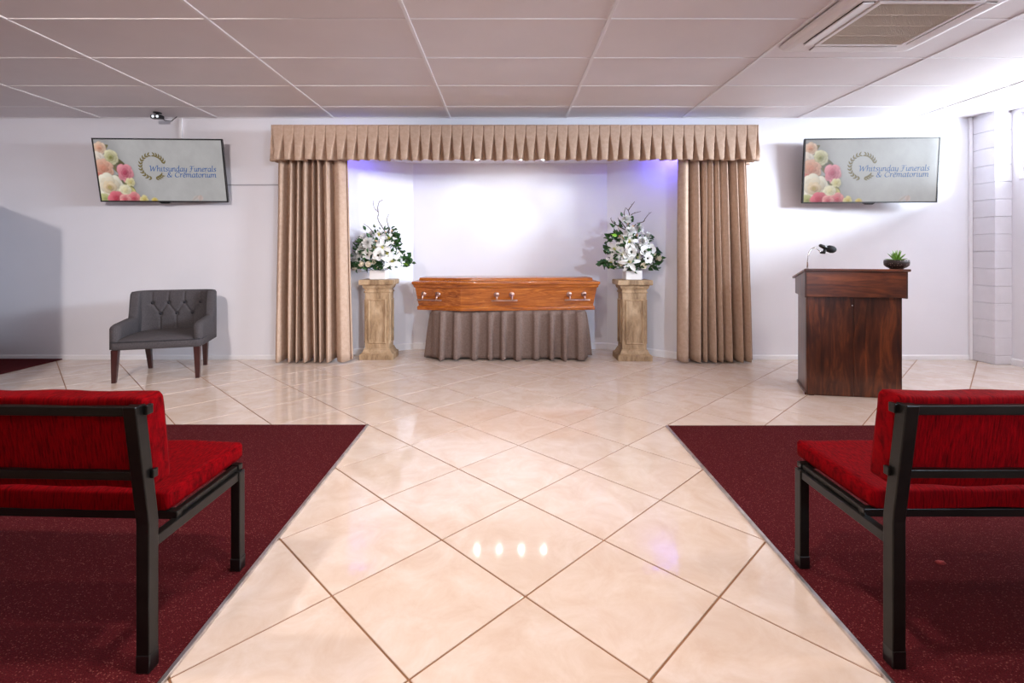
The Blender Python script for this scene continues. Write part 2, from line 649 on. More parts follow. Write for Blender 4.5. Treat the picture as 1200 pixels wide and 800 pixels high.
# ------------------------------------------------------------------ ceiling
ceil = struct(MB().box(ROOM_L - .1, ROOM_R + .14, ROOM_N, WALL_Y + .1, 2.60, 2.70).build('ceiling', M['ceil_bar']),
              'suspended ceiling of pinkish white panels in a metal grid')
GX, GY = 1.2288, 0.604
gx0 = -0.605 - 6 * GX
cols = [gx0 + k * GX for k in range(0, 12)]
rows = [WALL_Y - 0.397 - k * GY for k in range(-1, 14)]
tile_me = None
random.seed(3)
for xa in cols:
    for yb in rows:
        x0, x1 = max(xa, ROOM_L), min(xa + GX, ROOM_R)
        y0, y1 = max(yb - GY, ROOM_N), min(yb, WALL_Y)
        if x1 - x0 < .05 or y1 - y0 < .05:
            continue
        cx, cy = (x0 + x1) / 2, (y0 + y1) / 2
        hx, hy = (x1 - x0) / 2 - .003, (y1 - y0) / 2 - .003
        whole = abs(hx - (GX / 2 - .003)) < 1e-6 and abs(hy - (GY / 2 - .003)) < 1e-6
        if whole and tile_me:
            me = tile_me
        else:
            me = MB().box(-hx, hx, -hy, hy, 0, .015).mesh('ceiling_panel')
            if whole:
                tile_me = me
        o = put('ceiling_panel', me, M['ceil_tile'], ceil)
        o.location = (cx, cy, CEIL + random.uniform(0, .0012))
        o.rotation_euler = (random.uniform(-.0012, .0012), random.uniform(-.0012, .0012), 0)
for xa in cols:
    if ROOM_L < xa < ROOM_R:
        MB().box(xa - .012, xa + .012, ROOM_N, WALL_Y, CEIL - .007, CEIL + .002).build('grid_rail', M['ceil_bar'], ceil, bevel=.002, segs=1)
for yb in rows:
    if ROOM_N < yb < WALL_Y - .02:
        MB().box(ROOM_L, ROOM_R, yb - .008, yb + .008, CEIL - .0045, CEIL + .002).build('grid_rail', M['ceil_bar'], ceil, bevel=.002, segs=1)
MB().box(ROOM_L, AL - .3, WALL_Y - .02, WALL_Y, CEIL - .006, CEIL + .002).build('wall_angle', M['ceil_bar'], ceil)
MB().box(AL - .3, 4.88, WALL_Y - .02, WALL_Y, CEIL - .006, CEIL + .002).build('wall_angle', M['ceil_bar'], ceil)


# ------------------------------------------------------------------ lamps
def disc_lamp(name, loc, radius, power, col, parent, spread=180):
    d = bpy.data.lights.new(name, 'AREA')
    d.shape = 'DISK'
    d.size = radius * 2
    d.energy = power
    d.color = col
    d.spread = R(spread)
    o = bpy.data.objects.new(name, d)
    C.objects.link(o)
    o.location = loc
    o.parent = parent
    return o


M['lens'] = emit('warm_lamp_lens', (1.0, 0.86, 0.68, 1), 6.0)


def downlight(x, y, power, label, col=(1.0, 0.90, 0.82)):
    t = thing('downlight', label, 'light', (x, y, CEIL - .0065), 0, 'round ceiling downlights')
    MB().lathe([(.048, 0), (.075, -.001), (.078, -.006), (.070, -.010), (.050, -.006), (.048, 0)], 28).build('trim_ring', M['ceil_bar'], t, True)
    MB().lathe([(.050, -.001), (.049, -.004), (.001, -.005)], 24).build('lens', M['lens'], t, True)
    disc_lamp('lamp', (0, 0, -.014), .05, power, col, t)


downlight(0.0, 2.66, 22, 'round warm downlight above the aisle at the top edge of the picture')
downlight(-2.40, 1.20, 20, 'round warm downlight over the left bench')
downlight(0.05, 1.05, 24, 'round warm downlight above the aisle between the two benches')
downlight(3.65, 1.75, 24, 'round warm downlight over the right side of the room')
downlight(-1.60, -0.20, 10, 'round warm downlight behind the left bench')
downlight(1.85, 0.15, 6, 'round warm downlight behind the right bench')

# adjustable ceiling spot washing the wall round the armchair
es = thing('eyeball_spotlight', 'white adjustable ceiling spotlight behind the left bench', 'light', (-1.85, 0.15, CEIL - .0065))
ED = Vector((-1.65, 5.08, -1.02)).normalized()
MB().lathe([(.040, 0), (.070, -.001), (.072, -.006), (.062, -.010), (.045, -.006)], 24).build('trim_ring', M['ceil_bar'], es, True)
em = Matrix.Translation((0, 0, -.03)) @ ED.to_track_quat('-Z', 'Y').to_matrix().to_4x4()
MB().lathe([(.03, .03), (.042, .01), (.042, -.035), (.036, -.035), (.034, -.02)], 20, m=em).build('head', M['ceil_bar'], es, True)
MB().lathe([(.001, -.022), (.034, -.022), (.034, -.026), (.001, -.027)], 20, m=em).build('lens', M['lens'], es)
d = bpy.data.lights.new('lamp', 'SPOT')
d.energy = 320
d.color = (1.0, 0.90, 0.86)
d.spot_size = R(70)
d.spot_blend = 0.7
d.shadow_soft_size = 0.08
o = bpy.data.objects.new('lamp', d)
C.objects.link(o)
o.parent = es
o.location = Vector((0, 0, -.03)) + ED * .06
o.rotation_euler = ED.to_track_quat('-Z', 'Y').to_euler()

M['fill_light'] = emit('fill_panel_diffuser', (1.0, 0.95, 0.92, 1), 3.0)
for (x, lab) in ((-2.45, 'left'), (0.0, 'middle'), (2.45, 'right')):  # unseen ceiling panels, added to give the room soft fill light
    t = thing('fill_panel', 'unseen flat ceiling panel added as fill light behind the camera, %s one' % lab, 'light', (x, -0.9, CEIL - .008), 0, 'added fill panels')
    m = MB()
    m.box(-.60, .60, -.30, -.27, -.012, 0).box(-.60, .60, .27, .30, -.012, 0).box(-.60, -.57, -.27, .27, -.012, 0).box(.57, .60, -.27, .27, -.012, 0)
    m.build('frame', M['ceil_bar'], t)
    MB().box(-.57, .57, -.27, .27, -.008, -.002).build('diffuser', M['fill_light'], t)
    area_lamp('lamp', (0, 0, -.02), (0, 0, -1), 1.1, .5, 5, (1.0, 0.95, 0.93), t)

# floodlight on the rear wall, behind the camera, aimed at the alcove
fl = thing('floodlight', 'black floodlight on the wall behind the camera aimed at the alcove', 'light', (3.4, -2.80, 2.15))
MB().box(-.02, .02, -.199, -.05, -.015, .015).build('bracket', M['black_metal'], fl)
FD = Vector((-3.5, 8.4, -.95)).normalized()
fm = FD.to_track_quat('-Z', 'Y').to_matrix().to_4x4()
MB().lathe([(.03, .10), (.055, .085), (.060, .0), (.075, -.045), (.070, -.045), (.055, -.01)], 24, m=fm).build('housing', M['black_metal'], fl, True)
MB().lathe([(.001, -.012), (.054, -.012), (.054, -.016), (.001, -.018)], 24, m=fm).build('lens', emit('flood_lens', (.85, .92, 1, 1), 20), fl)
d = bpy.data.lights.new('lamp', 'SPOT')
d.energy = 560
d.color = (0.66, 0.81, 1.0)
d.spot_size = R(38)
d.spot_blend = 0.6
d.shadow_soft_size = 0.06
o = bpy.data.objects.new('lamp', d)
C.objects.link(o)
o.parent = fl
o.location = FD * .06
o.rotation_euler = FD.to_track_quat('-Z', 'Y').to_euler()

M['spot_lens'] = emit('spot_lens', (1.0, 0.98, 0.95, 1), 110.0)


def alcove_spot(x, aim, half, power, label):
    t = thing('spotlight', label, 'light', (x, 5.47, 2.175), 0, 'alcove spotlights')
    MB().lathe([(.034, 0), (.034, -.006), (.026, -.018), (.024, -.018), (.022, -.004)], 20).build('housing', M['white_plastic'], t, True)
    MB().lathe([(.022, -.014), (.018, -.019), (.001, -.021)], 20).build('lens', M['spot_lens'], t, True)
    d = bpy.data.lights.new('lamp', 'SPOT')
    d.energy = power
    d.color = (0.80, 0.89, 1.0)
    d.spot_size = R(half * 2)
    d.spot_blend = 1.0
    d.shadow_soft_size = 0.02
    o = bpy.data.objects.new('lamp', d)
    C.objects.link(o)
    o.parent = t
    o.location = (0, 0, -.045)
    o.rotation_euler = Vector(aim).to_track_quat('-Z', 'Y').to_euler()


alcove_spot(-0.33, (-0.55, 0.22, -1), 56, 6, 'small bright spotlight under the alcove head, leftmost of four')
alcove_spot(-0.085, (-0.02, 0.32, -1), 26, 12, 'small bright spotlight under the alcove head, second from left')
alcove_spot(0.16, (0.0, 0.32, -1), 26, 12, 'small bright spotlight under the alcove head, third from left')
alcove_spot(0.405, (0.55, 0.10, -1), 54, 6, 'small bright spotlight under the alcove head, rightmost of four')

M['blue_led'] = emit('blue_led', (0.12, 0.10, 1.0, 1), 8.0)
for (x, pw, lab) in ((-1.62, 1.6, 'left'), (1.66, 2.6, 'right')):
    t = thing('led_bar', 'blue strip lamp hidden behind the %s end of the pelmet' % lab, 'light', (x, 5.12, 2.20), 0, 'blue strip lamps')
    MB().box(-.15, .15, -.015, .015, -.012, .012).build('housing', M['white_plastic'], t, bevel=.003)
    MB().box(-.14, .14, -.010, .010, .0121, .016).build('diode_strip', M['blue_led'], t)
    area_lamp('lamp', (0, 0.018, -.02), (0.12 if x > 0 else -0.12, 1, -0.35), .28, .03, pw, (0.14, 0.11, 1.0), t)
    MB().box(-.01, .01, 0, WALL_Y - 5.12 - .001, .0, .008).build('bracket', M['white_plastic'], t)

# ------------------------------------------------------------------ pelmet
rnd = random.Random(11)
PX0, PX1, PYF, PYB = -2.36, 2.52, 4.93, WALL_Y - .003
PZ1, PZ0 = 2.405, 2.052
ppath = [(PX0, PYB), (PX0, PYF), (PX1, PYF), (PX1, PYB)]
seglen = [PYB - PYF, PX1 - PX0, PYB - PYF]
ptotal = sum(seglen)
NPL = 52
pj = [rnd.uniform(-.12, .12) for _ in range(NPL + 2)]
pa = [rnd.uniform(.75, 1.2) for _ in range(NPL + 2)]


def ppoint(s):
    """point and outward normal on the pelmet path, corners rounded"""
    if s < seglen[0] - .02:
        return (PX0, PYB - s), (-1, 0)
    if s < seglen[0] + .02:
        t = (s - seglen[0] + .02) / .04
        return (PX0 + .02 * t * t, PYF + .02 * (1 - t) * (1 - t)), (-math.cos(t * PI / 2), -math.sin(t * PI / 2))
    if s < seglen[0] + seglen[1] - .02:
        return (PX0 + s - seglen[0], PYF), (0, -1)
    if s < seglen[0] + seglen[1] + .02:
        t = (s - seglen[0] - seglen[1] + .02) / .04
        return (PX1 - .02 * (1 - t) * (1 - t), PYF + .02 * t * t), (math.sin(t * PI / 2), -math.cos(t * PI / 2))
    return (PX1, PYF + s - seglen[0] - seglen[1]), (1, 0)


def smooth(a, b, x):
    t = max(0, min(1, (x - a) / (b - a)))
    return t * t * (3 - 2 * t)


def pelmet_pt(u, v):
    # v: 0 top .. 1 hem
    ph = u * NPL
    k = int(min(ph, NPL - 1e-6))
    t = ph - k
    low = max(0, (v - .28) / .72)
    sh = t + (.10 if u < .28 else (-.06 if u > .72 else 0)) * low     # outer pleats lean
    sd = min(abs(sh), abs(1 - sh))
    seam = math.exp(-(sd / .035) ** 2)
    hwid = .03 + .25 * low * pa[k]
    g = max(0, 1 - (sd / hwid) ** 2) ** .45 if sd < hwid else 0
    d = -.007 * seam * (1 - low) - (.095 * low ** .6) * g
    d += .018 * low * (1 - g) * math.cos(PI * (t - .5)) ** .6 if 0 < t < 1 else 0
    d += .004 * math.sin(9 * v + k * 1.7) * low
    hem = .012 * g * low + .005 * math.sin(k * 2.3)
    (x, y), (nx, ny_) = ppoint(min(max(u * ptotal, 0.001), ptotal - .001))
    z = PZ1 + (PZ0 - PZ1) * v + hem * low if v > .3 else PZ1 + (PZ0 - PZ1) * v
    if not (x < PX0 + .05 or x > PX1 - .05) or y < PYF + .06:
        pass
    yy = y + d * ny_ * 1.0
    return (x + d * nx, min(yy, PYB), z)


pel = thing('pelmet', 'beige box-pleated fabric pelmet across the top of the alcove', 'pelmet', (0, 0, 0))
MB().grid(pelmet_pt, NPL * 24, 16).build('pleated_valance', M['curtain'], pel, True, solid=.003, offset=1)
MB().box(PX0 + .075, PX1 - .075, PYF + .066, PYF + .080, PZ1 - .09, PZ1 - .02).build('support_board', M['white_plastic'], pel)
MB().box(PX0 + .10, PX1 - .10, PYF + .081, WALL_Y - .055, PZ1 - .035, PZ1 - .022).build('top_board', M['white_plastic'], pel)
for xx in (-2.2, 2.36):
    MB().box(xx - .015, xx + .015, PYF + .08, WALL_Y - .001, PZ1 - .06, PZ1 - .036).build('wall_bracket', M['white_plastic'], pel)


# ------------------------------------------------------------------ curtains
def curtain(label, xt0, xt1, xb0, xb1, folds, seed):
    rr = random.Random(seed)
    # fold table: relative width, depth, centre-of-valley sharpness
    ws = [f[0] for f in folds]
    tot = sum(ws)
    acc = [0]
    for q in ws:
        acc.append(acc[-1] + q / tot)
    wob = [rr.uniform(-1, 1) for _ in range(len(folds) + 1)]

    def fn(u, v):
        k = max(i for i in range(len(folds)) if acc[i] <= u + 1e-9) if u < 1 else len(folds) - 1
        t = (u - acc[k]) / (acc[k + 1] - acc[k])
        dep = folds[k][1]
        amp = dep * (.72 + .5 * v)
        # a rounded ridge with a deep narrow valley at its right end
        prof = math.sin(PI * min(1, t / folds[k][2])) ** .5 if t < folds[k][2] else -math.sin(PI * (t - folds[k][2]) / (1 - folds[k][2])) * .9
        x0 = xt0 + (xb0 - xt0) * v
        x1 = xt1 + (xb1 - xt1) * v
        sway = .012 * wob[k] * math.sin(PI * u) * v + .006 * math.sin(3 * v + k) * math.sin(PI * u)
        x = x0 + (x1 - x0) * u + sway + (0.018 * math.sin(2 * PI * t) * (1 if prof < 0 else .6)) * math.sin(PI * u) ** .3
        y = 5.10 - min(.098, amp * 1.5) * prof + .006 * math.sin(5 * v + 2 * k)
        z = 2.16 + (.016 - 2.16) * v + .006 * (1 - prof) * v * (v > .98)
        return (x, min(y, WALL_Y - .02), z)
    o = MB().grid(fn, len(folds) * 30, 26).build('curtain', M['curtain'], None, True, solid=.003)
    tag(o, label, 'curtain', 'alcove curtains')
    return o


curtain('beige floor-length curtain left of the alcove, behind the left flower pedestal', -2.350, -1.655, -2.368, -1.602,
        [(1.15, .055, .62), (.8, .06, .62), (.65, .055, .66), (.95, .065, .62), (.6, .05, .60), (.7, .06, .64), (.95, .065, .70), (1.35, .05, .92)], 3)
curtain('beige floor-length curtain right of the alcove, beside the dark lectern', 1.765, 2.470, 1.752, 2.535,
        [(1.35, .05, .80), (.95, .055, .80), (.55, .05, .72), (.75, .06, .66), (.6, .055, .60), (.95, .055, .80), (.85, .065, .62), (.8, .05, .72)], 8)


# ------------------------------------------------------------------ coffin on draped stand
def coffin_ring(off, z, endoff=None):
    e = off if endoff is None else endoff
    hw_s, hw_h, hw_f = .285 + off, .165 + off, .165 + off
    xl, xs, xr = -.985 - e, -.455, .925 + e
    pts = [(xl, -hw_h), (xs - .05, -hw_s + .004), (xs + .05, -hw_s + .002), (xr, -hw_f), (xr, hw_f), (xs + .05, hw_s - .002), (xs - .05, hw_s - .004), (xl, hw_h)]
    return [(x, y, z) for x, y in pts]


cof = thing('coffin', 'polished orange-brown wooden coffin with six bar handles on the draped stand', 'coffin', (0.02, 5.455, .5165))
MB().loft([coffin_ring(-.020, .030), coffin_ring(.016, .240)]).build('body', M['coffin'], cof, bevel=.003)
MB().loft([coffin_ring(-.004, 0), coffin_ring(-.002, .030), coffin_ring(-.012, .044), coffin_ring(-.018, .046)]).build('base_moulding', M['coffin'], cof, bevel=.003)
MB().loft([coffin_ring(.016, .238), coffin_ring(.026, .244), coffin_ring(.034, .270), coffin_ring(.046, .282), coffin_ring(.046, .300), coffin_ring(.038, .306)]).build('lid_rim', M['coffin'], cof, bevel=.002)
MB().loft([coffin_ring(.034, .306), coffin_ring(-.020, .318), coffin_ring(-.026, .342), coffin_ring(-.05, .348)]).build('lid', M['coffin'], cof, bevel=.003)


def coffin_handle(x, side):
    # follow the side's slope in plan
    def yat(px):
        if px < -.505:
            t = (px + .985) / .48
            return .165 + (.281 - .165) * t
        if px < -.405:
            return .283
        t = (px + .405) / 1.33
        return .283 - .118 * t
    ang = math.atan2(-(yat(x + .1) - yat(x - .1)), .2) * 1.0
    y = -yat(x) + .001
    m4 = Matrix.Translation((x, y * side, .12)) @ Matrix.Rotation(ang * side, 4, 'Z')
    if side < 0:
        m4 = m4 @ Matrix.Rotation(PI, 4, 'Z')
    h = MB()
    h.tube([m4 @ Vector((q, -.048, -.008)) for q in (-.138, -.133, -.05, .05, .133, .138)], [.004, .0095, .0085, .0085, .0095, .004], 8)
    bar = h.build('handle', M['rose_metal'], cof, True)
    for dx in (-.080, .080):
        b = MB()
        b.lathe([(.001, .012), (.020, .012), (.029, .005), (.031, -.004), (.018, -.006)], 10, m=m4 @ Matrix.Translation((dx, -.004, .052)) @ Matrix.Rotation(PI / 2, 4, 'X'))
        b.tube([m4 @ Vector(p) for p in ((dx, -.010, .050), (dx, -.032, .042), (dx, -.046, .018), (dx, -.048, -.010))], [.010, .011, .010, .009], 8)
        fixn(b.build('handle_mount', M['rose_metal'], bar, True))


for xx in (-.828, -.05, .722):
    coffin_handle(xx, 1)
for xx in (-.80, -.03, .76):
    coffin_handle(xx, -1)

# draped stand
bier = thing('draped_stand', 'coffin stand covered by a gathered taupe velvet skirt to the floor', 'stand', (0.02, 5.45, 0))
BHX, BHY, BR_ = .815, .225, .07
per = [2 * BHX - 2 * BR_, PI / 2 * BR_, 2 * BHY - 2 * BR_, PI / 2 * BR_] * 2
ptot = sum(per)


def rr_pt(s):
    s = s % ptot
    k = 0
    while s > per[k]:
        s -= per[k]
        k += 1
    cx, cy = BHX - BR_, BHY - BR_
    if k == 0:
        return (-cx + s, -BHY), (0, -1)
    if k == 2:
        return (BHX, -cy + s), (1, 0)
    if k == 4:
        return (cx - s, BHY), (0, 1)
    if k == 6:
        return (-BHX, cy - s), (-1, 0)
    c = {1: (cx, -cy, -PI / 2), 3: (cx, cy, 0), 5: (-cx, cy, PI / 2), 7: (-cx, -cy, PI)}[k]
    a = c[2] + s / BR_
    return (c[0] + BR_ * math.cos(a), c[1] + BR_ * math.sin(a)), (math.cos(a), math.sin(a))


NF = 25
fw = [rnd.uniform(.8, 1.25) for _ in range(NF)]


def skirt_pt(u, v):
    ph = u * NF + .12 * math.sin(u * 40)
    k = int(ph) % NF
    t = ph % 1
    (x, y), (nx, ny_) = rr_pt(u * ptot)
    ridge = 1 / (1 + (abs(t - .30) / .17) ** 6)
    d = (.012 + .060 * v ** .5 * fw[k]) * ridge + .022 * v + .012 * v * math.sin(u * 34 + 2)
    z = .512 - .500 * v + .006 * v * math.sin(k * 2.1) + .006 * v * (1 - ridge)
    if v < .04:
        d *= .5
    return (x + nx * d, y + ny_ * d, z)


MB().grid(skirt_pt, NF * 24, 14, wrap=True).build('skirt', M['skirt'], bier, True, solid=.003)
rim = [rr_pt(ptot * i / 80)[0] for i in range(80)]
MB().prism(rim, .500, .515).build('top_board', M['skirt'], bier)
for sx in (-1, 1):
    for sy in (-1, 1):
        MB().tube([(sx * .6, sy * .14, 0.0), (sx * .6, sy * .14, .50)], .018, 10).build('leg', M['black_metal'], bier)


# ------------------------------------------------------------------ pedestals
def sq(h, z, hy=None):
    hy = h if hy is None else hy
    return [(-h, -hy, z), (h, -hy, z), (h, hy, z), (-h, hy, z)]


def pedestal(label, loc):
    t = thing('pedestal', label, 'pedestal', loc, 0, 'flower pedestals')
    m = M['pedestal']
    t.scale = (1, .79, 1)
    MB().loft([sq(.178, 0), sq(.178, .052), sq(.172, .060), sq(.158, .066), sq(.145, .092), sq(.138, .104), sq(.138, .112), sq(.130, .114)]).build('base', m, t, bevel=.003)
    MB().loft([sq(.128, .110), sq(.128, .708)]).build('shaft', m, t, bevel=.004)
    MB().loft([sq(.136, .704), sq(.138, .716), sq(.130, .722), sq(.130, .742), sq(.142, .752), sq(.150, .770), sq(.152, .786), sq(.162, .790)]).build('neck_moulding', m, t, bevel=.002)
    MB().loft([sq(.176, .788), sq(.182, .796), sq(.182, .836), sq(.176, .842)]).build('cap', m, t, bevel=.003)
    for k in range(4):
        rot = Matrix.Rotation(k * PI / 2, 4, 'Z')
        fr = MB()
        a, b, z0, z1, dz = .098, .078, .165, .64, .018
        outer = [(-a, z0), (a, z0), (a, z1), (-a, z1)]
        mid = [(-a + .008, z0 + .008), (a - .008, z0 + .008), (a - .008, z1 - .008), (-a + .008, z1 - .008)]
        inner = [(-b, z0 + dz), (b, z0 + dz), (b, z1 - dz), (-b, z1 - dz)]
        rings = [[rot @ Vector((p[0], -.1278, p[1])) for p in outer], [rot @ Vector((p[0], -.141, p[1])) for p in mid],
                 [rot @ Vector((p[0], -.138, p[1])) for p in inner], [rot @ Vector((p[0] * .96, -.1281, p[1])) for p in inner]]
        fr.loft(rings, cap=False)
        fixn(fr.build('panel_frame', m, t))
    return t


PL = (-1.375, 5.33, 0)
PR = (1.335, 5.27, 0)
pedestal('antiqued stone-coloured pedestal left of the coffin', PL)
pedestal('antiqued stone-coloured pedestal right of the coffin', PR)


# ------------------------------------------------------------------ flowers
def frame_to(d, roll=0.0):
    q = Vector(d).to_track_quat('Z', 'Y')
    return q.to_matrix().to_4x4() @ Matrix.Rotation(roll, 4, 'Z')


def petal(mb, m, length, width, lift, curl, ang, r0=.0, tip=1.0):
    """a petal leaving the centre at angle ang; lift = start slope, curl = bend back"""
    rot = Matrix.Rotation(ang, 4, 'Z')
    nu, nv = 2, 5
    vs = []
    for j in range(nv + 1):
        t = j / nv
        th = lift - curl * t
        if j == 0:
            px, pz = r0, 0.0
        else:
            px += length / nv * math.cos(th)
            pz += length / nv * math.sin(th)
        wd = width * (math.sin(PI * (t * .86 + .10)) ** (.8 if tip > .5 else .5))
        for i in range(nu + 1):
            s = (i / nu - .5)
            vs.append(m @ rot @ Vector((px, s * wd, pz + abs(s) * wd * .35)))
    fs = []
    for j in range(nv):
        for i in range(nu):
            a = j * (nu + 1) + i
            fs.append((a, a + 1, a + nu + 2, a + nu + 1))
    mb.add(vs, fs)


def make_flower(kind, p, d, size, t, fr):
    m = Matrix.Translation(p) @ frame_to(d, fr.uniform(0, 6))
    b = MB()
    if kind == 'lily':
        for k in range(6):
            petal(b, m, size * fr.uniform(.92, 1.08), size * (.36 if k % 2 else .46), .75, 1.15, k * PI / 3, .006)
        o = b.build('lily', M['petal'], t, True)
        s = MB()
        for k in range(6):
            a = k * PI / 3 + .4
            s.tube([m @ Vector((0, 0, 0)), m @ Vector((.012 * math.cos(a), .012 * math.sin(a), size * .5))], [.0015, .003], 5)
        s.lathe([(.001, .014), (.010, .008), (.014, 0)], 8, m=m)
        s.build('stamen', M['stamen'], o, True)
    elif kind == 'lisianthus':
        for ring, (n, l, lf, r0) in enumerate(((5, 1.0, .75, .004), (5, .8, 1.05, .002))):
            for k in range(n):
                petal(b, m, size * l, size * .95, lf, .55, k * 2 * PI / n + ring * .6, r0, 0)
        o = b.build('lisianthus', M['petal'], t, True)
        MB().lathe([(.001, size * .42), (size * .16, size * .36), (size * .2, size * .2), (.004, .0)], 10, m=m).build('eye', M['dark_eye'], o, True)
    elif kind == 'rose':
        for ring, (n, l, lf, r0) in enumerate(((6, 1.0, .9, size * .12), (5, .95, 1.25, size * .06), (4, .9, 1.5, size * .02))):
            for k in range(n):
                petal(b, m, size * l, size * .9, lf, .25 - .5 * ring * .3 - .5, k * 2 * PI / n + ring * .5, r0, 0)
        b.lathe([(.002, -size * .05), (size * .42, size * .15), (size * .46, size * .5), (size * .3, size * .8), (.002, size * .86)], 10, m=m)
        b.build('rose', M['cream_petal'], t, True)
    elif kind == 'carnation':
        for ring in range(5):
            n = 6 + ring
            el = 1.45 - ring * .36
            for k in range(n):
                petal(b, m, size * fr.uniform(.85, 1.1), size * .5, el + fr.uniform(-.12, .12), .25, k * 2 * PI / n + fr.uniform(0, .5), .002, 0)
        b.build('carnation', M['petal'], t, True)
    elif kind == 'bud':
        b.lathe([(.001, -size), (size * .35, -size * .6), (size * .5, 0), (size * .35, size * .7), (.001, size)], 8, m=m)
        b.build('bud', M['peach'], t, True)


def arrangement(label, loc, scale, flowers, twigs, limes, seed, cx0, cy0, base_z, lim):
    fr = random.Random(seed)
    t = thing('flower_arrangement', label, 'flowers', loc, 0, 'white flower arrangements')
    v = MB()
    h = .085
    v.loft([sq(h - .004, 0), sq(h, .006), sq(h, .098), sq(h - .010, .100), sq(h - .012, .060)])
    v.build('vase', M['vase'], t, bevel=.003)
    MB().box(-h + .013, h - .013, -h + .013, h - .013, .061, .085).build('moss', M['leaf'], t)
    k = scale

    def W(c, y):
        x = (c[0] - cx0) * k
        y = min(y, lim(x))
        return Vector((x, y, (cy0 - c[1]) * k + base_z))
    ctr = Vector((0, .03, .22))
    pts = []
    for (kind, x, y, size, dep) in flowers:
        p = W((x, y), dep)
        d = (p - ctr)
        d = Vector((d.x * .8, -abs(d.y) - .18, d.z * .55 + .05))
        make_flower(kind, p, d, size * 1.08, t, fr)
        pts.append(p)
    # stems
    st = MB()
    for p in pts:
        q = Vector((fr.uniform(-.04, .04), fr.uniform(-.03, .03), .07))
        mid = (p + q) / 2 + Vector((0, .02, .02))
        st.tube([q, mid, p + Vector((0, .012, -.004))], [.003, .0028, .0025], 5)
    st.build('stems', M['leaf'], t, True)['kind'] = 'stuff'
    # leaves scattered round the blooms
    lf = MB()

    def leaf(p, d, ln, wd):
        m = Matrix.Translation(p) @ frame_to(d, fr.uniform(0, 6.3))
        a = [(0, 0, 0), (wd * .55, .006, ln * .35), (wd * .42, .008, ln * .65), (0, -.012, ln), (-wd * .42, .008, ln * .65), (-wd * .5, .006, ln * .35), (0, -.006, ln * .4), (0, -.008, ln * .7)]
        lf.add([m @ Vector(q) for q in a], [(0, 1, 6), (1, 2, 7, 6), (2, 3, 7), (3, 4, 7), (4, 5, 6, 7), (5, 0, 6)])
    for n in range(300):
        p0 = fr.choice(pts)
        p = p0 + Vector((fr.gauss(0, .028), fr.uniform(-.035, .06), fr.gauss(-.012, .028)))
        p.y = min(p.y, lim(p.x) + .03)
        if p.z > .42 and fr.random() < .55:
            continue
        if p.z < .125:
            p.z = .125 + fr.uniform(0, .03)
        d = Vector((p.x * 1.4 + fr.gauss(0, .15), -.10 + fr.gauss(0, .15), max(-.05, (p.z - .22) * .7 + fr.gauss(0, .15))))
        leaf(p, d, fr.uniform(.04, .075), fr.uniform(.022, .038))
    for n in range(170):
        p = fr.choice(pts) + Vector((fr.gauss(0, .022), fr.uniform(.01, .05), fr.gauss(-.01, .022)))
        p.y = min(p.y, lim(p.x) + .03)
        if p.z > .5 or p.z < .12:
            continue
        leaf(p, Vector((p.x * 1.2 + fr.gauss(0, .2), -.05 + fr.gauss(0, .1), fr.gauss(0.05, .2))), fr.uniform(.055, .085), fr.uniform(.035, .055))
    lf.build('foliage', M['leaf'], t, False)['kind'] = 'stuff'
    for (x, y, dx, dz) in limes:
        lf = MB()
        leaf(W((x, y), -.06), (dx, -.25, dz), .085, .022)
        leaf(W((x, y), -.055), (dx * .8, -.3, dz + .1), .07, .02)
        lf.build('lime_leaf', M['leaf_lime'], t)
    for tw in twigs:
        wp = [W(c, .0 + .01 * math.sin(i * 1.7)) for i, c in enumerate(tw)]
        sm = []
        for i in range(len(wp) - 1):
            for q in range(4):
                f = q / 4
                a = wp[max(i - 1, 0)]
                b2, c2 = wp[i], wp[i + 1]
                d2 = wp[min(i + 2, len(wp) - 1)]
                sm.append(.5 * ((2 * b2) + (c2 - a) * f + (2 * a - 5 * b2 + 4 * c2 - d2) * f * f + (3 * b2 - a - 3 * c2 + d2) * f ** 3))
        sm.append(wp[-1])
        n = len(sm)
        b = MB()
        b.tube(sm, [.0062 - .0042 * i / n for i in range(n)], 6)
        for i in range(2, n - 1, 3):
            p = sm[i]
            b.tube([p, p + Vector((fr.uniform(-.012, .012), fr.uniform(-.01, .01), fr.uniform(.006, .016)))], [.003, .001], 5)
        b.build('twig', M['twig'], t, True)
    return t


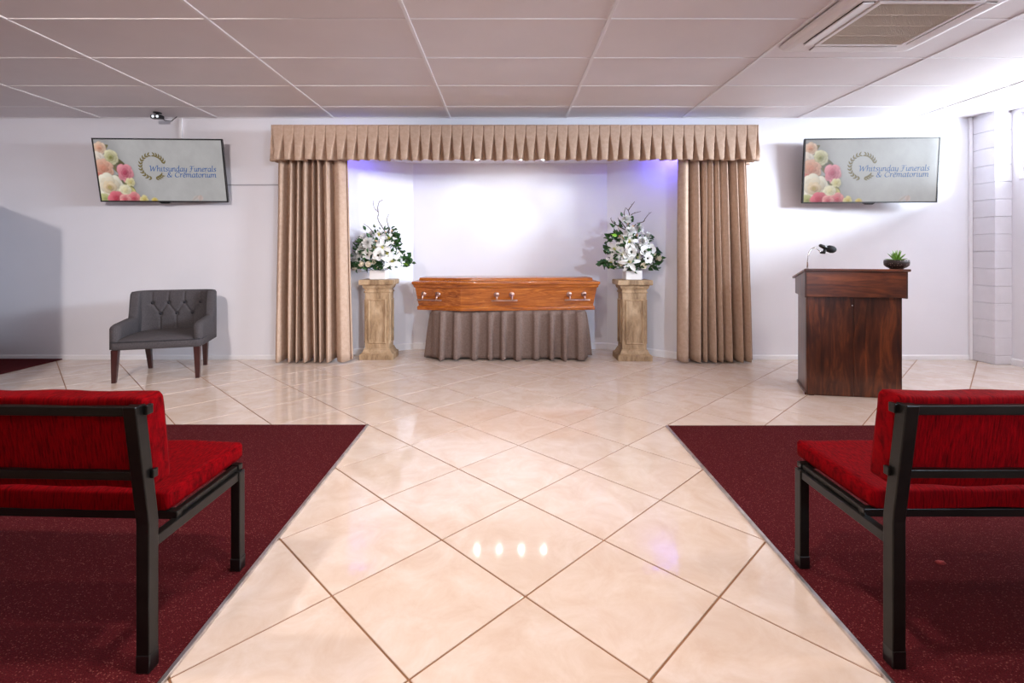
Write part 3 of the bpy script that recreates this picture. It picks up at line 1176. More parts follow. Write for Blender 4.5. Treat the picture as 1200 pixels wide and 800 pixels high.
KS = .00924 / 6.67
fl_left = [('lily', 315, 470, .095, -.10), ('lily', 388, 572, .105, -.12), ('lily', 352, 405, .08, -.05), ('lily', 275, 372, .07, -.03),
           ('lily', 345, 515, .08, -.08),
           ('lisianthus', 203, 522, .055, -.10), ('lisianthus', 288, 528, .058, -.13),
           ('rose', 167, 592, .046, -.10), ('rose', 222, 594, .046, -.12), ('rose', 103, 622, .042, -.04),
           ('carnation', 95, 545, .058, -.02), ('carnation', 203, 434, .064, -.09), ('carnation', 155, 392, .05, .0), ('carnation', 148, 465, .05, -.02),
           ('carnation', 108, 462, .045, .04), ('carnation', 205, 365, .04, .03), ('lisianthus', 425, 540, .045, -.02),
           ('lily', 245, 470, .075, -.06), ('carnation', 250, 430, .05, -.06), ('rose', 255, 575, .044, -.10), ('carnation', 130, 505, .05, -.02),
           ('bud', 372, 335, .016, -.02), ('bud', 400, 385, .017, -.02), ('bud', 325, 348, .018, -.03), ('bud', 262, 418, .022, -.08),
           ('bud', 388, 430, .020, -.05), ('bud', 330, 320, .014, -.01), ('bud', 378, 362, .014, -.02), ('bud', 275, 620, .012, -.12), ('bud', 300, 628, .014, -.12),
           ('rose', 470, 560, .012, .0), ('rose', 345, 625, .012, -.08), ('rose', 75, 585, .012, .0), ('rose', 130, 650, .01, .0), ('rose', 235, 300, .01, .02), ('rose', 420, 500, .012, .02)]
tw_left = [[(330, 400), (315, 345), (290, 300), (268, 262), (258, 232), (264, 195), (240, 168), (228, 140), (222, 100)],
           [(345, 380), (340, 300), (333, 262), (336, 230), (349, 204)],
           [(262, 190), (258, 150), (272, 110), (300, 98)],
           [(240, 370), (212, 334), (185, 305), (150, 282)]]
arrangement('white lilies and roses in a white cube vase on the left pedestal', (PL[0] + .0, PL[1], .8425), KS, fl_left, tw_left,
            [(455, 590, .6, -.1)], 5, 272, 712, 0.0, lambda x: 5.23 + (PL[0] + x - AL) * .67 - .10 - PL[1])
fl_right = [('carnation', 312, 254, .056, .0), ('carnation', 326, 350, .060, -.06), ('carnation', 405, 320, .050, .0), ('carnation', 460, 382, .052, -.02),
            ('carnation', 416, 432, .062, -.09), ('lily', 312, 428, .092, -.10), ('lily', 302, 575, .105, -.14), ('lily', 215, 482, .085, -.04), ('lily', 190, 582, .075, -.02),
            ('lily', 265, 520, .08, -.10), ('lisianthus', 322, 503, .058, -.13), ('lisianthus', 420, 500, .060, -.12), ('lisianthus', 440, 550, .055, -.13),
            ('lisianthus', 480, 480, .058, -.05), ('rose', 527, 550, .052, -.03), ('rose', 402, 604, .050, -.13), ('rose', 495, 530, .04, -.05),
            ('lily', 370, 545, .075, -.10), ('carnation', 350, 460, .05, -.08), ('rose', 250, 590, .045, -.10), ('lily', 280, 395, .06, -.03),
            ('bud', 228, 352, .024, -.02), ('bud', 352, 305, .022, -.02), ('bud', 376, 374, .024, -.07), ('bud', 250, 380, .018, -.03), ('bud', 320, 285, .014, .0),
            ('rose', 140, 575, .010, .0), ('rose', 178, 480, .01, .0), ('rose', 250, 312, .012, .01), ('rose', 520, 495, .012, .02), ('rose', 490, 620, .012, -.04), ('rose', 215, 625, .012, -.06), ('rose', 350, 610, .012, -.12), ('rose', 205, 380, .01, .0)]
tw_right = [[(322, 300), (335, 228), (322, 182), (300, 160)], [(322, 182), (345, 150), (372, 112)],
            [(345, 330), (385, 285), (438, 268), (450, 245), (480, 210), (503, 193)], [(305, 320), (290, 296), (262, 262), (240, 240)],
            [(300, 330), (232, 292), (200, 270), (185, 240)], [(340, 225), (360, 205), (420, 188)], [(300, 225), (292, 205), (300, 165)]]
arrangement('white carnations and lilies in a white cube vase on the right pedestal', (PR[0] + .0, PR[1], .8425), KS, fl_right, tw_right,
            [(205, 605, -.4, -.1), (228, 380, -.4, .1)], 9, 352, 712, 0.0, lambda x: 5.80 - (PR[0] + x - 1.175) * .884 - .10 - PR[1])

# ------------------------------------------------------------------ wall screens
TW, THT = 1.30, 0.650
NXP, NYP = 260, 130


def rgb(r, g, b):
    return np.array(lin(r, g, b)[:3])


def paint_picture():
    xs = np.linspace(-TW / 2 + .012, TW / 2 - .012, NXP + 1)
    zs = np.linspace(-THT / 2 + .012, THT / 2 - .014, NYP + 1)
    X, Z = np.meshgrid(xs, zs)
    rs = np.random.RandomState(4)

    def vnoise(sc):
        out = np.zeros_like(X)
        for k in range(10):
            a, ph = rs.uniform(0, 2 * PI), rs.uniform(0, 2 * PI)
            fq = sc * rs.uniform(.5, 1.6)
            out += np.sin(fq * (X * np.cos(a) + Z * np.sin(a)) + ph + 1.5 * np.sin(fq * .6 * (Z * np.cos(a) - X * np.sin(a))))
        return out / 10
    base = rgb(176, 174, 174)
    img = np.ones(X.shape + (3,)) * base
    nz = vnoise(18) * .10 + vnoise(55) * .05 + vnoise(140) * .03
    img *= (1 + nz)[..., None]

    def blend(mask, col):
        img[:] = img * (1 - mask[..., None]) + col * mask[..., None]

    def flower(cx, cz, r, inner, outer, petals=5, swirl=3.0, ph=0.0, core=None, asp=1.0):
        """rings of overlapping petals, outermost first, each shaded from rim to root"""
        dx, dz = (X - cx), (Z - cz) * asp
        sh = np.clip((r * 1.15 - np.sqrt((dx - .012) ** 2 + (dz + .014) ** 2)) / .03, 0, 1) * .4
        blend(sh, rgb(96, 88, 82))
        for (n, rad, psz) in ((petals + 2, .62, .50), (petals + 1, .42, .44), (petals, .20, .34), (2, .05, .26)):
            t = 1 - rad / .62
            cc = np.array(outer) * (1 - t) + np.array(inner) * t
            for k in range(n):
                a = 2 * PI * k / n + ph + rad * 5 + rs.uniform(-.3, .3)
                px, pz = r * rad * math.cos(a), r * rad * math.sin(a)
                c, s_ = math.cos(a + .5), math.sin(a + .5)
                u = ((dx - px) * c + (dz - pz) * s_) / (r * psz * rs.uniform(.75, 1.0))
                v = (-(dx - px) * s_ + (dz - pz) * c) / (r * psz * rs.uniform(.95, 1.3))
                q = np.sqrt(u * u + v * v) * (1 + .08 * np.sin(3 * np.arctan2(v, u) + k))
                m = np.clip((1 - q) * r * 55, 0, 1)
                lit = .5 + .5 * np.clip((-(dx - px) * .55 + (dz - pz) * .8) / (r * psz), -1, 1)
                tone = (.58 + .46 * lit) * (1 - .22 * np.clip((q - .7) / .3, 0, 1) * (1 - lit)) * rs.uniform(.92, 1.06)
                blend(m, np.clip(cc[None, None] * tone[..., None], 0, 1))
        if core is not None:
            d = np.sqrt(dx * dx + dz * dz)
            blend(np.clip((r * .2 - d) / .012, 0, 1) * .8, np.array(core))

    def leafp(cx, cz, l, wdt, ang, col):
        c, s = math.cos(ang), math.sin(ang)
        u = (X - cx) * c + (Z - cz) * s
        v = -(X - cx) * s + (Z - cz) * c
        q = np.clip(u / l, 0, 1)
        hw = wdt * np.sin(PI * q) ** .8
        m = np.clip((hw - np.abs(v)) / .006, 0, 1) * ((u > 0) & (u < l))
        sh = .75 + .25 * np.clip(np.abs(v) / (wdt + 1e-6), 0, 1)
        blend(m, np.array(col)[None, None] * sh[..., None])
    # picture units: metres on the screen, origin at its centre
    # soft shade of the bouquet on its own background (part of the picture)
    sx = np.clip((-.20 - X - .55 * (Z + .05)) / .14, 0, 1)
    img *= (1 - .22 * sx)[..., None]
    for (a, b, l, w_, an, c) in ((-.60, .20, .12, .03, .5, (120, 112, 70)), (-.55, .12, .22, .05, -.35, (88, 82, 40)), (-.50, .08, .20, .04, -.75, (112, 104, 60)),
                                 (-.46, .04, .16, .03, -.1, (110, 104, 100)), (-.42, -.02, .16, .04, -1.0, (96, 92, 50)), (-.40, -.12, .16, .035, -.7, (128, 124, 70)),
                                 (-.36, -.20, .16, .03, -.75, (150, 146, 84)), (-.34, -.16, .13, .035, -1.2, (206, 196, 128)), (-.45, -.08, .10, .04, -.3, (92, 84, 76)),
                                 (-.50, -.05, .14, .04, -.6, (100, 96, 56)), (-.62, .24, .07, .02, .9, (150, 120, 96))):
        leafp(a, b, l, w_, an, rgb(*c))
    flower(-.590, .225, .066, rgb(214, 150, 120), rgb(236, 206, 182), 5, 2.0, .4)
    flower(-.49, .130, .076, rgb(150, 146, 80), rgb(226, 218, 180), 7, 2.4, 1.2, rgb(104, 98, 40))
    flower(-.625, .115, .075, rgb(226, 206, 190), rgb(240, 228, 216), 5, 2, .2)
    flower(-.575, .015, .098, rgb(206, 132, 108), rgb(228, 180, 156), 5, 2.2, 2.0)
    flower(-.625, -.07, .05, rgb(176, 80, 74), rgb(214, 130, 116), 5, 2.0, .4)
    flower(-.365, -.025, .082, rgb(176, 52, 84), rgb(232, 150, 162), 5, 2.6, .9, None, .85)
    flower(-.325, -.120, .050, rgb(206, 190, 120), rgb(230, 220, 176), 4, 1.5, .2)
    flower(-.54, -.175, .135, rgb(214, 182, 140), rgb(242, 234, 216), 6, 3.2, .3, rgb(170, 150, 86))
    flower(-.385, -.205, .062, rgb(220, 206, 160), rgb(238, 230, 200), 6, 1.6, 1.1)
    flower(-.605, -.290, .055, rgb(170, 168, 100), rgb(206, 204, 150), 8, 1.6, 1.1)
    flower(-.49, -.290, .080, rgb(182, 46, 70), rgb(228, 118, 132), 5, 2.4, 1.9)
    flower(-.31, -.290, .072, rgb(190, 62, 82), rgb(236, 156, 156), 5, 2.2, .5)
    flower(-.40, -.30, .058, rgb(200, 76, 92), rgb(238, 164, 162), 5, 2.0, 2.5)
    flower(-.205, -.298, .045, rgb(198, 172, 84), rgb(230, 216, 156), 5, 1.4, .5)
    flower(-.10, -.312, .036, rgb(206, 164, 56), rgb(224, 204, 124), 5, 1.4, .5)
    leafp(.28, -.315, .10, .022, .7, rgb(196, 186, 182))
    leafp(.36, -.315, .07, .03, 1.3, rgb(204, 184, 178))
    verts = np.stack([X.ravel(), np.full(X.size, -.0285), Z.ravel()], 1)
    faces = [(j * (NXP + 1) + i, j * (NXP + 1) + i + 1, (j + 1) * (NXP + 1) + i + 1, (j + 1) * (NXP + 1) + i) for j in range(NYP) for i in range(NXP)]
    me = bpy.data.meshes.new('screen')
    me.from_pydata(verts.tolist(), [], faces)
    at = me.color_attributes.new('picture', 'FLOAT_COLOR', 'POINT')
    cols = np.concatenate([np.clip(img.reshape(-1, 3), 0, 1), np.ones((X.size, 1))], 1)
    at.data.foreach_set('color', cols.astype(np.float32).ravel())
    return me


def screen_mat(name, src, strength):
    m, nt, p = new_mat(name)
    p.inputs['Base Color'].default_value = (0.02, 0.02, 0.02, 1)
    p.inputs['Roughness'].default_value = 0.22
    p.inputs['Emission Strength'].default_value = strength
    if src is None:
        a = nt.nodes.new('ShaderNodeVertexColor')
        a.layer_name = 'picture'
        nt.links.new(a.outputs['Color'], p.inputs['Emission Color'])
    else:
        p.inputs['Emission Color'].default_value = src
    return m


SCR = 0.66
M['screen'] = screen_mat('lit_screen_picture', None, SCR)
M['scr_blue'] = screen_mat('lit_screen_blue_text', lin(34, 84, 150), SCR)
M['scr_olive'] = screen_mat('lit_screen_olive_wreath', lin(112, 98, 52), SCR)

GL = {  # broad-pen skeletons, unit = x-height about .5
    'W': (.92, [[(.0, .70), (.08, .76), (.16, .68), (.20, .0)], [(.20, .0), (.48, .66)], [(.46, .66), (.54, .0)], [(.54, .0), (.84, .72), (.92, .74)]]),
    'h': (.46, [[(.04, .80), (.06, .78), (.06, .0)], [(.06, .30), (.20, .48), (.32, .46), (.33, .32), (.33, .06), (.37, .0), (.44, .06)]]),
    'i': (.24, [[(.02, .42), (.09, .48), (.09, .06), (.13, .0), (.21, .06)], [(.08, .66), (.11, .69)]]),
    't': (.30, [[(.12, .64), (.12, .08), (.17, .0), (.27, .06)], [(.0, .47), (.27, .47)]]),
    's': (.34, [[(.29, .44), (.20, .49), (.08, .43), (.10, .32), (.24, .20), (.26, .08), (.14, .0), (.03, .05)]]),
    'u': (.46, [[(.02, .42), (.08, .48), (.08, .10), (.14, .0), (.24, .04), (.34, .20)], [(.34, .48), (.34, .06), (.38, .0), (.45, .06)]]),
    'n': (.46, [[(.01, .42), (.07, .48), (.07, .0)], [(.07, .30), (.20, .48), (.31, .46), (.33, .32), (.33, .06), (.37, .0), (.44, .06)]]),
    'd': (.46, [[(.33, .44), (.22, .49), (.09, .40), (.04, .20), (.09, .03), (.18, .0), (.33, .18)], [(.36, .82), (.34, .78), (.34, .06), (.38, .0), (.45, .06)]]),
    'a': (.45, [[(.33, .44), (.22, .49), (.09, .40), (.04, .20), (.09, .03), (.18, .0), (.33, .18)], [(.34, .48), (.34, .06), (.38, .0), (.44, .06)]]),
    'y': (.44, [[(.02, .42), (.08, .48), (.09, .10), (.15, .0), (.25, .05), (.34, .20)], [(.35, .48), (.34, .0), (.27, -.20), (.14, -.26), (.04, -.20)]]),
    'F': (.54, [[(.04, .66), (.12, .74), (.34, .70), (.56, .76)], [(.26, .70), (.20, .10), (.12, -.06), (.0, -.04)], [(.08, .38), (.40, .40)]]),
    'e': (.38, [[(.06, .26), (.26, .30), (.30, .42), (.22, .49), (.10, .42), (.05, .22), (.10, .04), (.20, .0), (.33, .09)]]),
    'r': (.34, [[(.01, .42), (.08, .48), (.08, .0)], [(.08, .30), (.18, .46), (.25, .49), (.31, .44)]]),
    'l': (.24, [[(.06, .80), (.09, .78), (.09, .08), (.13, .0), (.21, .06)]]),
    '&': (.66, [[(.60, .34), (.48, .10), (.30, .0), (.12, .04), (.07, .20), (.20, .36), (.36, .50), (.36, .66), (.24, .72), (.15, .62), (.20, .46), (.40, .14), (.58, .0)]]),
    'C': (.62, [[(.56, .58), (.46, .72), (.28, .70), (.12, .54), (.06, .30), (.14, .08), (.30, .0), (.46, .06), (.56, .18)]]),
    'm': (.68, [[(.01, .42), (.07, .48), (.07, .0)], [(.07, .30), (.18, .48), (.28, .46), (.30, .32), (.30, .0)], [(.30, .30), (.41, .48), (.52, .46), (.54, .32), (.54, .06), (.58, .0), (.65, .06)]]),
    'o': (.44, [[(.22, .49), (.09, .42), (.04, .22), (.10, .03), (.20, .0), (.33, .08), (.37, .28), (.32, .44), (.22, .49)]]),
    ' ': (.26, []),
}


def pen_text(txt, x0, x1, z0, size, y, nib=.105, ang=38):
    """sweeps a slanted broad nib along every letter; fits the line between x0 and x1"""
    total = sum(GL[c][0] for c in txt)
    k = (x1 - x0) / total
    mb = MB()
    n = Vector((math.cos(R(ang)), math.sin(R(ang)))) * nib * .5
    pen = 0

    def place(p):
        x = pen + p.x + p.y * .10
        return (x0 + x * k, y, z0 + p.y * size)
    for c in txt:
        adv, strokes = GL[c]
        for st in strokes:
            pts = [Vector(p) for p in st]
            sm = []
            for i in range(len(pts) - 1):
                for q in range(5):
                    f = q / 5
                    a, b, c2, d = pts[max(i - 1, 0)], pts[i], pts[i + 1], pts[min(i + 2, len(pts) - 1)]
                    sm.append(.5 * ((2 * b) + (c2 - a) * f + (2 * a - 5 * b + 4 * c2 - d) * f * f + (3 * b - a - 3 * c2 + d) * f ** 3))
            sm.append(pts[-1])
            vs = []
            for p in sm:
                vs += [place(p - n), place(p + n)]
            fs = [(2 * i, 2 * i + 1, 2 * i + 3, 2 * i + 2) for i in range(len(sm) - 1)]
            mb.add(vs, fs)
            # thin edge so that hairlines never vanish
            e = Vector((.020, -.026))
            vs = []
            for p in sm:
                vs += [place(p - e), place(p + e)]
            mb.add(vs, fs)
        pen += adv
    return mb


def wreath():
    mb = MB()
    cx, cz, r = -.078, .040, .122

    def leaf(px, pz, a, l, wd):
        u = Vector((math.cos(a), math.sin(a)))
        v = Vector((-u.y, u.x))
        pts = []
        for t, s in ((0, 0), (.3, .9), (.6, .8), (1, 0), (.6, -.8), (.3, -.9)):
            q = Vector((px, pz)) + u * l * t + v * wd * s * .5
            pts.append((q.x, -.0296, q.y))
        mb.add(pts, [(0, 1, 2, 3, 4, 5)])
    for (a0, a1, n) in ((260, 110, 11), (14, 74, 6), (278, 308, 4)):
        for i in range(n):
            a = R(a0 + (a1 - a0) * i / (n - 1))
            dirn = a + (PI / 2 if a1 > a0 else -PI / 2)
            px, pz = cx + r * math.cos(a), cz + r * math.sin(a)
            for sgn in (-1, 1):
                leaf(px, pz, dirn + sgn * .60, .042, .017)
        # stem
        vs = []
        m = 20
        for i in range(m + 1):
            a = R(a0 + (a1 - a0) * i / m)
            for rr in (r - .0016, r + .0016):
                vs.append((cx + rr * math.cos(a), -.0296, cz + rr * math.sin(a)))
        mb.add(vs, [(2 * i, 2 * i + 1, 2 * i + 3, 2 * i + 2) for i in range(m)])
    return mb


def television(label, loc, yaw, tilt, sc, reach):
    t = thing('television', label, 'television', loc, 0, 'wall screens')
    t.rotation_euler = (tilt, 0, yaw)
    t.scale = (sc, sc, sc)
    hw, hh = TW / 2, THT / 2
    fr = MB()
    for (x0, x1, z0, z1) in ((-hw, hw, hh - .011, hh), (-hw, hw, -hh, -hh + .013), (-hw, -hw + .011, -hh + .013, hh - .011), (hw - .011, hw, -hh + .013, hh - .011)):
        fr.box(x0, x1, -.034, -.012, z0, z1)
    fr.build('bezel', M['black_plastic'], t)
    MB().box(-hw + .004, hw - .004, -.0275, .006, -hh + .004, hh - .004).build('back_shell', M['black_plastic'], t, bevel=.004)
    MB().box(-.34, .34, .0062, .030, -.26, .12).build('rear_housing', M['black_plastic'], t, bevel=.006)
    MB().loft([[(-.06, -.033, -hh), (.06, -.033, -hh), (.06, -.015, -hh), (-.06, -.015, -hh)], [(-.035, -.030, -hh - .016), (.035, -.030, -hh - .016), (.035, -.018, -hh - .016), (-.035, -.018, -hh - .016)]]).build('sensor_foot', M['black_plastic'], t)
    global TVPIC, TVTXT
    if TVPIC is None:
        TVPIC = paint_picture()
        a = pen_text('Whitsunday Funerals', -.118, .560, -.006, .070, -.0300)
        b = pen_text('& Crematorium', .052, .556, -.066, .070, -.0300)
        TVTXT = [a.mesh('lettering'), b.mesh('lettering'), wreath().mesh('wreath_emblem')]
    s = put('screen', TVPIC, M['screen'], t)
    put('lettering', TVTXT[0], M['scr_blue'], s)['label'] = 'blue calligraphic line reading Whitsunday Funerals'
    put('lettering', TVTXT[1], M['scr_blue'], s)['label'] = 'blue calligraphic line reading & Crematorium'
    put('wreath_emblem', TVTXT[2], M['scr_olive'], s)['label'] = 'open olive laurel wreath'
    MB().box(-.10, .10, .0302, reach, -.06, .06).build('wall_bracket', M['black_metal'], t, bevel=.004)
    return t


TVPIC = None
TVTXT = None
television('wall television tilted forward above the grey armchair, showing flowers and a wreath', (-3.532, 5.072, 1.971), R(2.3), R(11.0), .985, .147)
television('wall television above the dark lectern, showing flowers and a wreath', (3.705, 5.060, 1.967), R(-4.0), R(4.5), 1.012, .156)

o = MB().box(-3.461, -3.431, WALL_Y - .018, WALL_Y - .0005, 2.18, CEIL - .008).build('cable_duct', M['trim'], bevel=.003)
tag(o, 'narrow white cable duct running from ceiling to left television', 'cable duct')

# twin-lens sensor on the ceiling
t = thing('ceiling_sensor', 'small black twin-lens sensor on the ceiling above the left television', 'sensor', (-3.55, 5.02, CEIL - .007))
MB().lathe([(.040, 0), (.040, -.008), (.014, -.012), (.012, -.03)], 16).build('mount', M['black_plastic'], t, True)
MB().box(-.055, .055, -.035, .03, -.065, -.026).build('housing', M['black_plastic'], t, bevel=.012, segs=3)
for sx in (-.022, .022):
    MB().lathe([(.015, 0), (.013, .006), (.001, .008)], 12, m=Matrix.Translation((sx, -.034, -.046)) @ Matrix.Rotation(PI / 2, 4, 'X')).build('lens', emit('lens_glint', (.9, .95, 1, 1), .8), t, True)  # lens faces glow faintly to stand for their glint
MB().tube([(.03, .02, -.05), (.06, .03, -.075), (.10, .06, -.07), (.11, .10, -.03), (.11, .13, -.005)], .004, 6).build('cable', M['black_plastic'], t, True)


# ------------------------------------------------------------------ air-conditioner cassette
def rrect(hx, hy, r, z, n=5):
    pts = []
    for (cx, cy, a0) in ((hx - r, -hy + r, -PI / 2), (hx - r, hy - r, 0), (-hx + r, hy - r, PI / 2), (-hx + r, -hy + r, PI)):
        for i in range(n + 1):
            a = a0 + PI / 2 * i / n
            pts.append((cx + r * math.cos(a), cy + r * math.sin(a), z))
    return pts


ac = thing('air_conditioner', 'white square ceiling cassette air conditioner with a beige intake grille', 'air conditioner', (2.325, 2.985, CEIL - .0075))
M['ac'] = plain('white_ac_plastic', (0.80, 0.765, 0.76, 1), 0.35, nscale=3, namp=0.02)
M['ac_grille'] = plain('beige_ac_grille', lin(196, 182, 166), 0.6, nscale=6, namp=0.05)
M['ac_dark'] = plain('dark_slot', (0.10, 0.085, 0.08, 1), 0.6, nscale=6, namp=0.05)
HB = .450
m = MB().loft([rrect(HB, HB, .05, 0), rrect(HB, HB, .05, -.014), rrect(HB - .02, HB - .02, .045, -.036), rrect(HB - .05, HB - .05, .03, -.044)])
fixn(m.build('fascia', M['ac'], ac, bevel=.003))
for k in range(4):
    m4 = Matrix.Rotation(k * PI / 2, 4, 'Z')
    MB().box(-.275, .275, -.372, -.300, -.0455, -.0441, m4).build('outlet_slot', M['ac_dark'], ac)
    fl = MB().box(-.272, .272, -.030, .030, -.004, .004)
    f = fl.build('louvre', M['ac'], ac, bevel=.002)
    f.matrix_local = m4 @ Matrix.Translation((0, -.337, -.0505)) @ Matrix.Rotation(R(4), 4, 'X')
m = MB()
for s in (-1, 1):
    m.box(-.29, .29, s * .278 - .012, s * .278 + .012, -.054, -.0442)
    m.box(s * .278 - .012, s * .278 + .012, -.266, .266, -.054, -.0442)
m.build('grille_frame', M['ac'], ac, bevel=.002)
MB().box(-.266, .266, -.266, .266, -.0460, -.0443).build('filter', M['ac_grille'], ac)
m = MB()
for i in range(44):
    q = -.262 + i * .0122
    m.box(-.266, .266, q - .0022, q + .0022, -.0520, -.0462)
    m.box(q - .0022, q + .0022, -.266, .266, -.0515, -.0465)
for q in (-.135, 0, .135):
    m.box(-.266, .266, q - .004, q + .004, -.0540, -.0461)
m.build('intake_grille', M['ac_grille'], ac)

# ------------------------------------------------------------------ armchair
ch = thing('armchair', 'low charcoal linen armchair with buttoned back and dark red-brown legs', 'armchair', (-3.175, 4.63, 0), R(17))


def shell_path():
    pts = []
    ys = list(np.linspace(-.275, .085, 7)) + list(np.linspace(.10, .15, 6)) + [.17, .19]
    for y in ys:
        pts.append((-.318, float(y)))
    for i in range(1, 9):
        a = PI - PI / 2 * i / 8
        pts.append((-.218 + .10 * math.cos(a), .19 + .10 * math.sin(a)))
    for x in np.linspace(-.18, .18, 7):
        pts.append((float(x), .290))
    left = pts[:len(ys) + 8]
    for p in reversed(left):
        pts.append((-p[0], p[1]))
    return pts


sp = shell_path()
rings = []
for i, p in enumerate(sp):
    a, b = Vector(sp[max(i - 1, 0)]), Vector(sp[min(i + 1, len(sp) - 1)])
    d = (b - a).normalized()
    n = Vector((-d.y, d.x))          # outward
    y = p[1]
    h = .505 + .02 * smooth(-.27, .08, y) + (.762 - .525) * smooth(.092, .150, y)
    th = .072
    flare = .035 * smooth(.3, .76, h) * 0 + .0
    zb = .29
    sec = [(th * .5, zb), (th * .5, .5 * (zb + h)), (th * .5 + flare, h - .022), (th * .36 + flare, h - .005), (0 + flare, h), (-th * .36 + flare, h - .005), (-th * .5 + flare, h - .022), (-th * .5, .5 * (zb + h)), (-th * .5, zb)]
    fr_r = .0
    if i in (0, len(sp) - 1):
        sec = [(q[0] * .82, q[1] if q[1] < zb + .01 else q[1] - .012) for q in sec]
        off = -d * .012 if i == 0 else d * .012
    else:
        off = Vector((0, 0))
    rings.append([(p[0] + n.x * q[0] + off.x, p[1] + n.y * q[0] + off.y, q[1]) for q in sec])
fixn(MB().loft(rings).build('back_and_arms', M['grey_fabric'], ch, True))
UP = [(-.205, .640), (-.068, .640), (.068, .640), (.205, .640)]
LO = [(-.136, .535), (0, .535), (.136, .535)]
lines = []
for (a, b) in UP:
    for (c, d) in LO:
        if abs(a - c) < .1:
            lines.append(((a, b), (c, d)))
    lines.append(((a, b), (a, .76)))
for (c, d) in LO:
    lines.append(((c, d), (c, .40)))


def segd(px, pz, s):
    (x0, z0), (x1, z1) = s
    L = (x1 - x0) ** 2 + (z1 - z0) ** 2
    t = max(0, min(1, ((px - x0) * (x1 - x0) + (pz - z0) * (z1 - z0)) / L))
    return math.hypot(px - x0 - t * (x1 - x0), pz - z0 - t * (z1 - z0))


def pad_pt(u, v):
    x = -.284 + .568 * u
    z = .36 + .388 * v
    bul = .034 * (math.sin(PI * u) ** .35) * (math.sin(PI * min(1, v * .92 + .06)) ** .4)
    dd = 0
    for (a, b) in UP + LO:
        dd = max(dd, .026 * math.exp(-(((x - a) ** 2 + (z - b) ** 2) / .018 ** 2)))
    for s in lines:
        dd = max(dd, .010 * math.exp(-(segd(x, z, s) / .008) ** 2))
    y = .262 - bul + dd - .012
    y -= .06 * (abs(x) / .284) ** 6
    return (x, y, z)


bp = MB().grid(pad_pt, 90, 60).build('buttoned_pad', M['grey_fabric'], ch, True)
for (a, b) in UP + LO:
    MB().lathe([(.013, 0), (.012, .005), (.007, .009), (.001, .010)], 12, m=Matrix.Translation((a, .2365, b)) @ Matrix.Rotation(PI / 2, 4, 'X')).build('button', M['button'], bp, True)


def seat_pt_ring(k, z):
    return rrect(.352 + k, .262 + k, .045, z, 4)


def shift(r, dy):
    return [(p[0], p[1] + dy, p[2]) for p in r]


sm = MB().loft([shift(seat_pt_ring(-.012, .284), -.043), shift(seat_pt_ring(0, .292), -.043), shift(seat_pt_ring(.002, .345), -.043), shift(seat_pt_ring(-.003, .354), -.043)])
sb = sm.build('seat_base', M['grey_fabric'], ch, True)


def seat_top(u, v):
    x = -.345 + .69 * u
    y = -.302 + .50 * v
    e = min(1, min(u, 1 - u) * 9) ** .5 * min(1, min(v + .0, 1) * 9) ** .5
    z = .338 + .030 * e + .035 * math.sin(PI * u) ** .6 * math.sin(PI * min(1, v * .75 + .1)) ** .8
    return (x, y, z)


MB().grid(seat_top, 30, 24).build('seat_cushion', M['grey_fabric'], ch, True)
MB().tube([(p[0], p[1], .353) for p in [(-.347, .18), (-.352, -.26), (-.338, -.292), (-.31, -.306), (0, -.308), (.31, -.306), (.338, -.292), (.352, -.26), (.347, .18)]], .005, 6).build('piping', M['button'], ch, True)
for (bx, by, tx, ty) in ((-.318, -.272, -.312, -.262), (.318, -.272, .312, -.262), (-.236, .285, -.246, .240), (.236, .285, .246, .240)):
    rg = []
    for z, f in ((0, 0), (.285, 1)):
        cx, cy, hwid = bx + (tx - bx) * f, by + (ty - by) * f, .0165 + .0105 * f
        rg.append([(cx + a * hwid, cy + b * hwid, z) for a, b in ((-1, -1), (1, -1), (1, 1), (-1, 1))])
    MB().loft(rg).build('leg', M['leg_wood'], ch, bevel=.003)

# ------------------------------------------------------------------ lectern
LR = R(-9.76)
lc = thing('lectern', 'dark mahogany lectern with overhanging sloped top, carrying microphone and bowl', 'lectern', (2.71, 3.859, 0), LR)
FW, BW, DP = .336, .235, .44
# front boards
for (a, b) in ((-FW, -.0008), (.0008, FW)):
    MB().box(a, b, 0.0, .020, .004, .80).build('front_board', M['lectern'], lc, bevel=.0012, segs=1)
for s in (-1, 1):
    p0, p1 = Vector((s * FW, .020)), Vector((s * BW, DP))
    d = (p1 - p0).normalized()
    n = Vector((-d.y, d.x)) * .020 * s
    poly = [tuple(p0), tuple(p1), tuple(p1 + n), tuple(p0 + n)]
    if s < 0:
        poly = poly[::-1]
    fixn(MB().prism(poly, .004, .80).build('side_panel', M['lectern'], lc, bevel=.0015, segs=1))
    q0, q1 = p0 - n * .5 + Vector((0, -.004)), p1 - n * .5
    poly = [tuple(q0), tuple(q1), tuple(q1 + n * .7), tuple(q0 + n * .7)]
    fixn(MB().prism(poly, 0, .018).build('plinth_strip', M['lectern'], lc))
MB().prism([(-FW + .05, .03), (FW - .05, .03), (BW - .02, DP - .01), (-BW + .02, DP - .01)], .38, .398).build('shelf', M['lectern_h'], lc)
MB().prism([(-FW + .03, .025), (FW - .03, .025), (BW - .01, DP - .01), (-BW + .01, DP - .01)], .004, .022).build('bottom_board', M['lectern_h'], lc)


def slope(y):
    return 1.003 - .158 * (y + .045)


def wedge(name, poly, z0, dz, mat, bevel=.0015):
    n = len(poly)
    mb = MB()
    vs = [(x, y, z0 if not callable(z0) else z0(y)) for x, y in poly] + [(x, y, slope(y) - dz) for x, y in poly]
    mb.add(vs, [tuple(range(n - 1, -1, -1)), tuple(range(n, 2 * n))] + [(i, (i + 1) % n, n + (i + 1) % n, n + i) for i in range(n)])
    return fixn(mb.build(name, mat, lc, bevel=bevel, segs=1))


